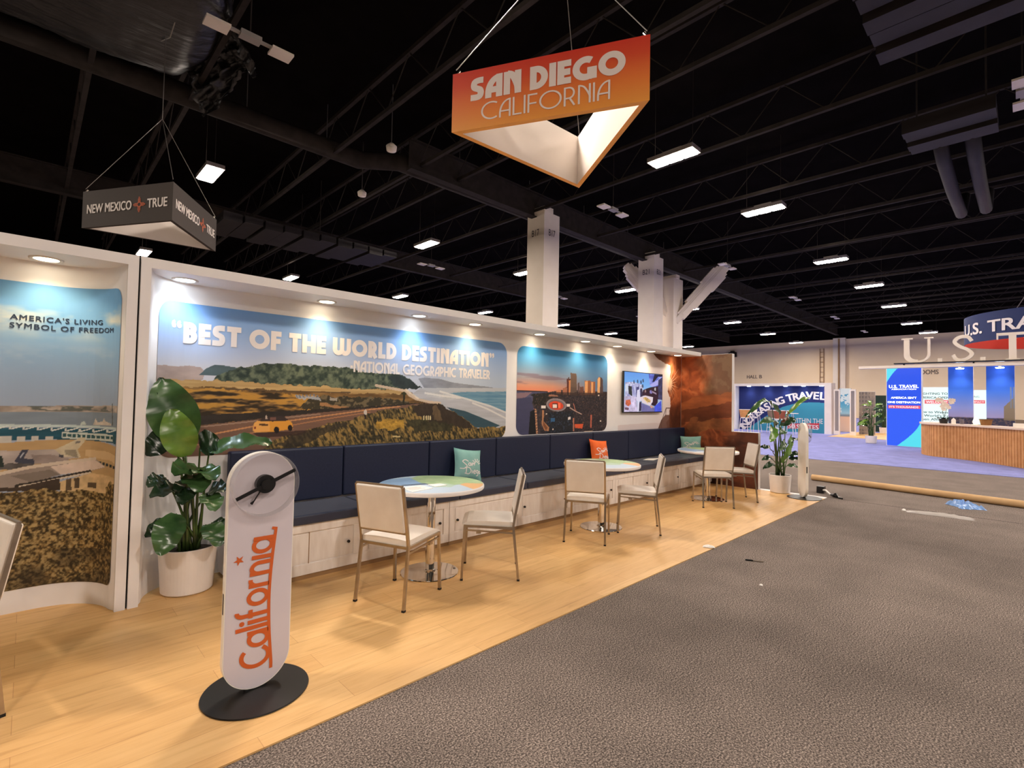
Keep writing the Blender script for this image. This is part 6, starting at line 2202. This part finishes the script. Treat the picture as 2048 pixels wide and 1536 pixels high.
# ------------------------------------------------------------------ lightbox and lit panels
def lit_panel(name, label, pa, pb, z0, z1, depth, colours, shape, mat_name, strength, texts, cat='lightbox'):
    """pa, pb: left and right foot seen from the hall"""
    pa, pb = np.array(pa, float), np.array(pb, float)
    d = (pb - pa) / np.linalg.norm(pb - pa)
    nn = np.array([d[1], -d[0]])
    if nn @ (-pa) < 0:
        nn = -nn
    W = np.linalg.norm(pb - pa)
    t = thing(name, label, cat, ((pa + pb)[0] / 2, (pa + pb)[1] / 2, .01))
    c = (pa + pb) / 2 - nn * (depth / 2 + .004)
    obj('frame', MB().slab((c[0], c[1], (z0 + z1) / 2), (*d, 0), (*nn, 0), (0, 0, 1), W / 2 + .02, depth / 2, (z1 - z0) / 2 + .02), M['white'], t)
    u, v = np.meshgrid(np.linspace(0, W, shape[0]), np.linspace(z0, z1, shape[1]))
    M[mat_name] = vcol(mat_name, .3, strength)
    print_mesh('lit_face', u, v, lambda a, b_: np.stack([pa[0] + d[0] * a, pa[1] + d[1] * a, b_], -1), colours(u / W, (v - z0) / (z1 - z0), W, z1 - z0), M[mat_name], t)
    for txt_, uu, vv, cap, w, bold, m_ in texts:
        pl_ = plane_place((pa[0] + nn[0] * .01, pa[1] + nn[1] * .01, z0), (*d, 0), (0, 0, 1))
        obj('lettering', font_text(MB(), txt_, uu * W, vv * (z1 - z0), cap * (z1 - z0), pl_, w * W if w else None, bold, 'C'), m_, t)
    return t


M['lit_letter'] = mat('lit_white_letter', (255, 255, 255), .5, emit=1.0, ec=(255, 255, 255))
M['lit_grey'] = mat('lit_grey_letter', (70, 96, 104), .5)
M['lit_red_text'] = mat('lit_pale_letter', (255, 200, 200), .5, emit=.9, ec=(255, 206, 210))


def box_face(u, v, W, H):
    c = np.zeros(u.shape + (3,))
    c[:] = (34, 84, 236)
    c[v < .5] = (40, 92, 246)
    X, Y = u * W, v * H
    c[Y > H * .81 + H * .19 * np.sin(PI / 2 * np.clip(X / (W * .46), 0, 1)) + (X > W * .46)] = (92, 226, 246)
    c[(X > W * .30 + W * .70 * np.sin(PI / 2 * np.clip(Y / (H * .37), 0, 1))) & (Y < H * .37)] = (84, 222, 240)
    c[(np.abs(v - .493) < .021) & (u > .04) & (u < .98)] = (236, 88, 108)
    return c


lit_panel('lightbox', 'tall blue lightbox lettered U.S. TRAVEL AMERICA ISN\'T ONE DESTINATION', (23.56, 3.726), (23.42, 2.687), .02, 2.98, .14, box_face, (110, 300), 'lightbox_picture', .95,
          [('U.S. TRAVEL', .5, .733, .040, .86, .035, M['lit_letter']), ('ASSOCIATION', .5, .708, .017, .72, .035, M['lit_letter']), ("AMERICA ISN'T", .5, .597, .026, .74, .035, M['lit_letter']),
           ('ONE DESTINATION', .5, .540, .026, .94, .035, M['lit_letter']), ("IT'S THOUSANDS", .5, .482, .022, .84, .03, M['lit_red_text'])])


def white_face(red):
    def f(u, v, W, H):
        c = np.zeros(u.shape + (3,))
        c[:] = (232, 255, 252)
        c[(v < .07)] = (168, 226, 214)
        r0, r1, s0, s1 = red
        c[(u > r0) & (u < r1) & (v > s0) & (v < s1)] = (222, 96, 104)
        return c
    return f


lit_panel('lit_panel', 'glowing white lit panel lettered WELCOME just right of the blue lightbox', (26.0, 3.25), (26.0, 1.95), .05, 2.28, .1, white_face((.28, .86, .705, .775)), (80, 160), 'white_panel_picture', 1.05,
          [('FIGHTING TO', .5, .870, .040, .66, .03, M['lit_grey']), ('AMERICA OPEN', .5, .800, .040, .74, .03, M['lit_grey']), ('WELCOME', .57, .717, .046, .5, .03, M['lit_red_text']),
           ('How to Welcome', .55, .540, .042, .86, .03, M['lit_grey']), ("the World's Top", .5, .475, .042, .86, .03, M['lit_grey']), ('When American', .5, .410, .042, .86, .03, M['lit_grey']),
           ('Chefs', .52, .345, .042, .3, .03, M['lit_grey']), ('AI', .60, .165, .044, .1, .03, M['lit_grey'])], 'panel')
lit_panel('lit_panel', 'glowing white lit panel lettered IMPACT between the two blue banners', (26.0, 1.56), (26.0, .98), .05, 2.17, .1, white_face((.1, .78, .760, .820)), (50, 150), 'small_panel_picture', 1.05,
          [('ING', .36, .868, .033, .3, .0, M['lit_grey']), ('IMPACT', .44, .772, .036, .6, .0, M['lit_red_text'])], 'panel')


# blue banners under the beam
def banner(label, y0, y1, tower):
    t = thing('blue_banner', label, 'banner', (23.1, (y0 + y1) / 2, .01), 0, 'blue banners behind the slatted counter')
    obj('panel', MB().box((23.01, y0, .012), (23.3, y1, 2.95)), M['white'], t)
    u, v = np.meshgrid(np.linspace(y1, y0, 60), np.linspace(.02, 2.94, 220))
    p = Print(u, v)
    p.grad([(0, (60, 58, 70)), (.98, (62, 60, 76)), (1.16, (54, 54, 74)), (1.2, (170, 160, 196)), (1.5, (140, 150, 206)), (2.1, (58, 106, 200)), (2.94, (28, 70, 176))], v + .03 * fbm(u * 9, v * 2))
    p.paint((fbm(u * 26, v * 26) > .56) & (v < 1.18), (120, 96, 84), .7)
    if tower:
        f = (y1 - u) / (y1 - y0)
        p.paint((f > .62) & (v < 1.55 + .9 * (f - .62)) & (v > 1.1), (136, 118, 86), .9)
        p.paint((f > .78) & (v < 2.2) & (v > 1.5) & (np.sin(u * 90) > -.3), (120, 128, 140), .85)
    print_mesh('picture', u, v, lambda a, b_: np.stack([np.full(a.shape, 23.005), a, b_], -1), p.c, M['print'], t)
    y = (y0 + y1) / 2
    obj('spotlight', MB().lathe([(0, -.03), (.10, -.03), (.11, 0)], (22.8, y, 2.84), 14), M['down_cool'], t)
    obj('spot_arm', MB().box((22.74, y - .03, 2.84), (23.05, y + .03, 2.87)), M['white'], t)
    l = bpy.data.lights.new('spot_beam', 'SPOT')
    l.energy, l.color, l.spot_size, l.spot_blend, l.shadow_soft_size = 36, (.8, .9, 1), math.radians(120), 1, .08
    lo = bpy.data.objects.new('spot_beam', l)
    COL.objects.link(lo)
    lo.location = (22.72, y, 2.78)


banner('blue banner of sky over a dark skyline beside the lit WELCOME panel', 1.267, 1.909, False)
banner('blue banner with a brown tower at its lower edge above the counter', .274, .947, True)

# overhead beam with standing letters
bm = thing('overhead_beam', 'cream overhead beam carrying tall cream U.S.T letters over the counter', 'beam', (22, 0, 2.9))
obj('beam', MB().box((21.95, -3.2, 2.85), (22.25, 4.31, 2.94)), M['column'], bm)
obj('track', MB().box((21.93, -3.2, 2.985), (22.2, 3.27, 3.02)), M['black'], bm)
obj('post', MB().box((22.05, -2.9, .01), (22.2, -2.75, 2.85)), M['column'], bm)
for y in (3.0, 1.2, -.6, -2.4):
    obj('spacer', MB().box((22.02, y - .02, 2.94), (22.14, y + .02, 2.985)), M['black'], bm)
BZ = 3.02


def big_letter(strokes, yc):
    mb = MB()
    for j, (pts, w) in enumerate(strokes):
        r = MB().ribbon(pts, w, lambda u, v: (22.0 - j * .004, yc - u, BZ + v))
        n = len(r.v)
        vs = r.v + [(x + .12, y, z_) for x, y, z_ in r.v]
        m = n // 2
        fs = list(r.f) + [tuple(n + i for i in f[::-1]) for f in r.f]
        for i in range(m - 1):
            fs += [(i, i + 1, n + i + 1, n + i), (m + i + 1, m + i, n + m + i, n + m + i + 1)]
        fs += [(0, n, n + m, m), (m - 1, 2 * m - 1, n + 2 * m - 1, n + m - 1)]
        mb.add(vs, fs)
    return mb


Hh = .86
obj('letter', big_letter([([(-.30, Hh), (-.30, .28)] + arc(0, .28, .30, .25, 180, 270, 8), .15), (arc(0, .28, .30, .25, 270, 360, 8) + [(.30, Hh)], .07), ([(-.44, Hh - .02), (-.14, Hh - .02)], .04), ([(.18, Hh - .02), (.42, Hh - .02)], .04)], 2.62), M['column'], bm)
obj('letter', big_letter([([(-.06, .06), (.06, .06)], .12)], 2.03), M['column'], bm)
obj('letter', big_letter([(smooth([(.22, .66), (.12, .80), (-.08, .80), (-.20, .66), (-.08, .50), (.12, .38), (.22, .22), (.06, .06), (-.14, .06), (-.24, .22)], 6), .10)], 1.46), M['column'], bm)
obj('letter', big_letter([([(-.06, .06), (.06, .06)], .12)], .98), M['column'], bm)
obj('letter', big_letter([([(0, 0), (0, Hh)], .17), ([(-.36, Hh - .04), (.36, Hh - .04)], .08), ([(-.34, Hh - .02), (-.34, Hh - .20)], .04), ([(.34, Hh - .02), (.34, Hh - .20)], .04), ([(-.16, .02), (.16, .02)], .04)], .30), M['column'], bm)
obj('letter', big_letter([([(0, 0), (0, Hh)], .15), ([(0, Hh - .04), (.2, Hh - .04)] + arc(.2, Hh * .72, .2, .2, 90, -90, 10) + [(0, Hh * .49)], .09), ([(.15, Hh * .48), (.45, 0)], .14)], -.35), M['column'], bm)

# ------------------------------------------------------------------ slatted counter
cpath = smooth([(21.2, 2.42), (20.3, 2.30), (19.72, 2.02), (19.50, 1.62), (19.22, 1.22), (18.7, .70), (17.88, .065), (17.0, -.75), (16.2, -1.7)], 12)
ct = thing('reception_counter', 'curved reception counter clad in vertical wooden slats with a pale top', 'counter', (19, .6, .01))
cp = np.array(cpath)
cl = np.concatenate([[0], np.cumsum(np.hypot(*np.diff(cp, axis=0).T))])
n = int(cl[-1] / .022)
sq = np.linspace(0, cl[-1], n)
X_, Y_ = np.interp(sq, cl, cp[:, 0]), np.interp(sq, cl, cp[:, 1])
tx, ty = np.gradient(X_), np.gradient(Y_)
l_ = np.hypot(tx, ty)
nx, ny = ty / l_, -tx / l_
off = np.where((np.arange(n) // 2) % 2 == 0, .014, -.014)
side = 1.0 if (nx[n // 2] * -1 + ny[n // 2] * 0) > 0 else -1.0
nx, ny = nx * side, ny * side
M['slat'] = speckled('slat_wood', [(0.3, (204, 148, 94)), (0.7, (224, 170, 114))], 5, 0.5)
vs = [(x + a * o, y + b_ * o, .012) for x, y, a, b_, o in zip(X_, Y_, nx, ny, off)] + [(x + a * o, y + b_ * o, .965) for x, y, a, b_, o in zip(X_, Y_, nx, ny, off)]
obj('slat_front', MB().add(vs, [(i, i + 1, n + i + 1, n + i) for i in range(n - 1)]), M['slat'], ct)
k = 60
sq2 = np.linspace(0, cl[-1], k)
X2, Y2 = np.interp(sq2, cl, cp[:, 0]), np.interp(sq2, cl, cp[:, 1])
N1, N2 = np.interp(sq2, sq, nx), np.interp(sq2, sq, ny)
outer = [(x + a * .06, y + b_ * .06) for x, y, a, b_ in zip(X2, Y2, N1, N2)]
inner = [(x - a * .62, y - b_ * .62) for x, y, a, b_ in zip(X2, Y2, N1, N2)]
vs = [(*q, zz_) for zz_ in (.965, 1.012) for q in outer + inner]
fs = []
for i in range(k - 1):
    fs += [(i, k + i, k + i + 1, i + 1), (2 * k + i, 2 * k + i + 1, 3 * k + i + 1, 3 * k + i), (i, i + 1, 2 * k + i + 1, 2 * k + i), (k + i + 1, k + i, 3 * k + i, 3 * k + i + 1)]
fs += [(0, 2 * k, 3 * k, k), (k - 1, 2 * k - 1, 4 * k - 1, 3 * k - 1)]
obj('worktop', MB().add(vs, fs), mat('pale_worktop', (232, 208, 186), .4), ct)
inn = [(x - a * .58, y - b_ * .58) for x, y, a, b_ in zip(X2, Y2, N1, N2)]
vs = [(*q, zz_) for zz_ in (.012, .965) for q in inn]
obj('back_panel', MB().add(vs, [(i, i + 1, k + i + 1, k + i) for i in range(k - 1)]), M['white'], ct)


def on_counter(px, inset=.25):
    """a spot on the counter seen at column px"""
    d = ray(px, 850)
    best = min(range(k), key=lambda i: abs(d[0] * (Y2[i] - N2[i] * inset) - d[1] * (X2[i] - N1[i] * inset)) + (0 if X2[i] > 15 else 99))
    return X2[best] - N1[best] * inset, Y2[best] - N2[best] * inset, 1.0125


c = on_counter(1890, .3)
t = thing('potted_orchid', 'cream orchid in a dark pot on the slatted counter', 'plant', c)
obj('pot', MB().lathe([(0, 0.0), (.09, 0), (.12, .14), (.10, .14), (0, .12)], c, 20), M['black'], t)
for k_ in range(5):
    a = k_ * 1.25
    base = np.array(c) + (0, 0, .12)
    obj('leaf', leaf_mesh(base, base + np.array([.24 * math.cos(a), .24 * math.sin(a), .08]), .09, (0, 0, 1), .3), M['leaf_dark'], t, smooth=True)
rnd = random.Random(4)
for k_, (dy, h) in enumerate(((.05, .80), (-.12, .74))):
    P_ = [np.array(c) + np.array([0, dy * f * (1 + f), .12 + h * f - .18 * f ** 4]) for f in np.linspace(0, 1, 10)]
    st = obj('flower_stem', MB().tube(P_, .006, 6), M['stem'], t)
    for j in range(7):
        q = P_[4 + min(5, j)] + np.array([-.04, rnd.uniform(-.08, .08), rnd.uniform(-.05, .05)])
        mb = MB()
        for a in np.linspace(0, 2 * PI, 6)[:-1]:
            e = q + np.array([-.01, .07 * math.cos(a), .07 * math.sin(a)])
            w = np.array([0, -.03 * math.sin(a), .03 * math.cos(a)])
            mb.add([q, q + (e - q) * .6 + w, e, q + (e - q) * .6 - w], [(0, 1, 2, 3)])
        obj('flower', mb, mat('orchid_cream', (240, 222, 200), .7) if 'orchid' not in M else M['orchid'], st)
c = on_counter(1906, .15)
t = thing('place_card', 'small white tent card on the counter beside the orchid', 'card', c)
obj('card', MB().prism([(-.05, 0), (.05, 0), (.05, .12), (0, .18), (-.05, .12)], (c, (0, 1, 0), (0, 0, 1), (1, 0, 0)), .05), M['paper'], t)
c = on_counter(1925, .3)
t = thing('drinking_glass', 'clear grey tumbler on the slatted counter', 'glass', c)
obj('glass', MB().lathe([(0, 0.002), (.045, .002), (.055, .15), (.05, .15), (.04, .01), (0, .01)], c, 20), mat('smoky_glass', (120, 112, 124), .1, 0, .5, alpha=.6), t)
c = on_counter(1954, .3)
t = thing('table_lamp', 'small glowing drop-shaped lamp on the slatted counter', 'lamp', c)
obj('shade', MB().lathe([(0, .02), (.05, .03), (.07, .08), (.05, .15), (.02, .22), (0, .24)], c, 18), mat('lamp_glow', (255, 250, 224), .5, emit=1.6, ec=(255, 246, 214)), t, smooth=True)
obj('base', MB().lathe([(0, 0), (.09, 0), (.09, .015), (0, .02)], c, 18), M['paper'], t)
c = on_counter(2044, .3)
t = thing('paper_stack', 'stack of white boxes on the counter at the right edge', 'box', c)
obj('box', MB().box((c[0] - .16, c[1] - .18, c[2]), (c[0] + .16, c[1] + .18, c[2] + .11)), M['paper'], t)
obj('lid', MB().box((c[0] - .12, c[1] - .14, c[2] + .11), (c[0] + .12, c[1] + .14, c[2] + .20)), M['grey_text'], t)
t = thing('basket', 'brown round basket behind the glowing lamp on the counter', 'basket', on_counter(1960, .52))
c = on_counter(1974, .48)
t.location = c
t['_at'] = c
obj('body', MB().lathe([(0, 0.001), (.11, .001), (.14, .16), (.12, .16), (0, .05)], c, 20), mat('brown_wicker', (128, 88, 48), .8), t)
obj('rim', MB().tube([(c[0] + .14 * math.cos(a), c[1] + .14 * math.sin(a), c[2] + .16) for a in np.linspace(0, 2 * PI, 21)[:-1]], .012, 6, closed=True), mat('wicker_rim', (104, 70, 38), .8), t)

# ------------------------------------------------------------------ round hanging sign
rs = thing('round_hanging_sign', 'round navy hanging ring sign lettered U.S. TRAVEL above the counter', 'hanging sign', (31.0, -1.05, 4.33))
RC, RR, Z0, Z1 = (31.0, -1.05), 3.05, 4.33, 5.53
n = 96
ring = lambda r, z_: [(RC[0] + r * math.cos(2 * PI * i / n), RC[1] + r * math.sin(2 * PI * i / n), z_) for i in range(n)]
q4 = [(i, (i + 1) % n, n + (i + 1) % n, n + i) for i in range(n)]
obj('band', MB().add(ring(RR, Z0) + ring(RR, Z1), q4), mat('navy_sign_fabric', (38, 52, 96), .8), rs, smooth=True)
M['red_sign'] = mat('red_sign_fabric', (206, 58, 36), .8)
obj('lining', MB().add(ring(RR - .03, Z0) + ring(RR - .03, Z1), [f[::-1] for f in q4]), M['red_sign'], rs, smooth=True)
obj('rim', MB().add(ring(RR, Z0) + ring(RR - .03, Z0), q4), M['red_sign'], rs)


def ring_place(r, a0, z_, sgn):
    return lambda u, v: (RC[0] + r * math.cos(a0 + sgn * u / r), RC[1] + r * math.sin(a0 + sgn * u / r), z_ + v)


obj('lettering', font_text(MB(), 'U.S. TRAVEL', 0, 0, .50, ring_place(RR + .02, math.radians(105), Z0 + .36, 1), 4.6, .04), M['lettering'], rs)
obj('lettering', font_text(MB(), 'ASSOCIATION', 0, 0, .34, ring_place(RR - .06, math.radians(62), Z0 + .50, -1), 3.4, .0), mat('pale_red_letters', (228, 112, 88), .8), rs)
for a in (.6, 2.7, 4.8):
    p = (RC[0] + RR * math.cos(a), RC[1] + RR * math.sin(a), Z1)
    obj('wire', MB().tube([p, (RC[0], RC[1], 8.5)], .01, 5), M['cable'], rs)
obj('hoist_wire', MB().tube([(RC[0], RC[1], 8.5), (RC[0], RC[1], 11.4)], .012, 5), M['cable'], rs)

for o in bpy.data.objects:
    if '_at' in o:
        del o['_at']
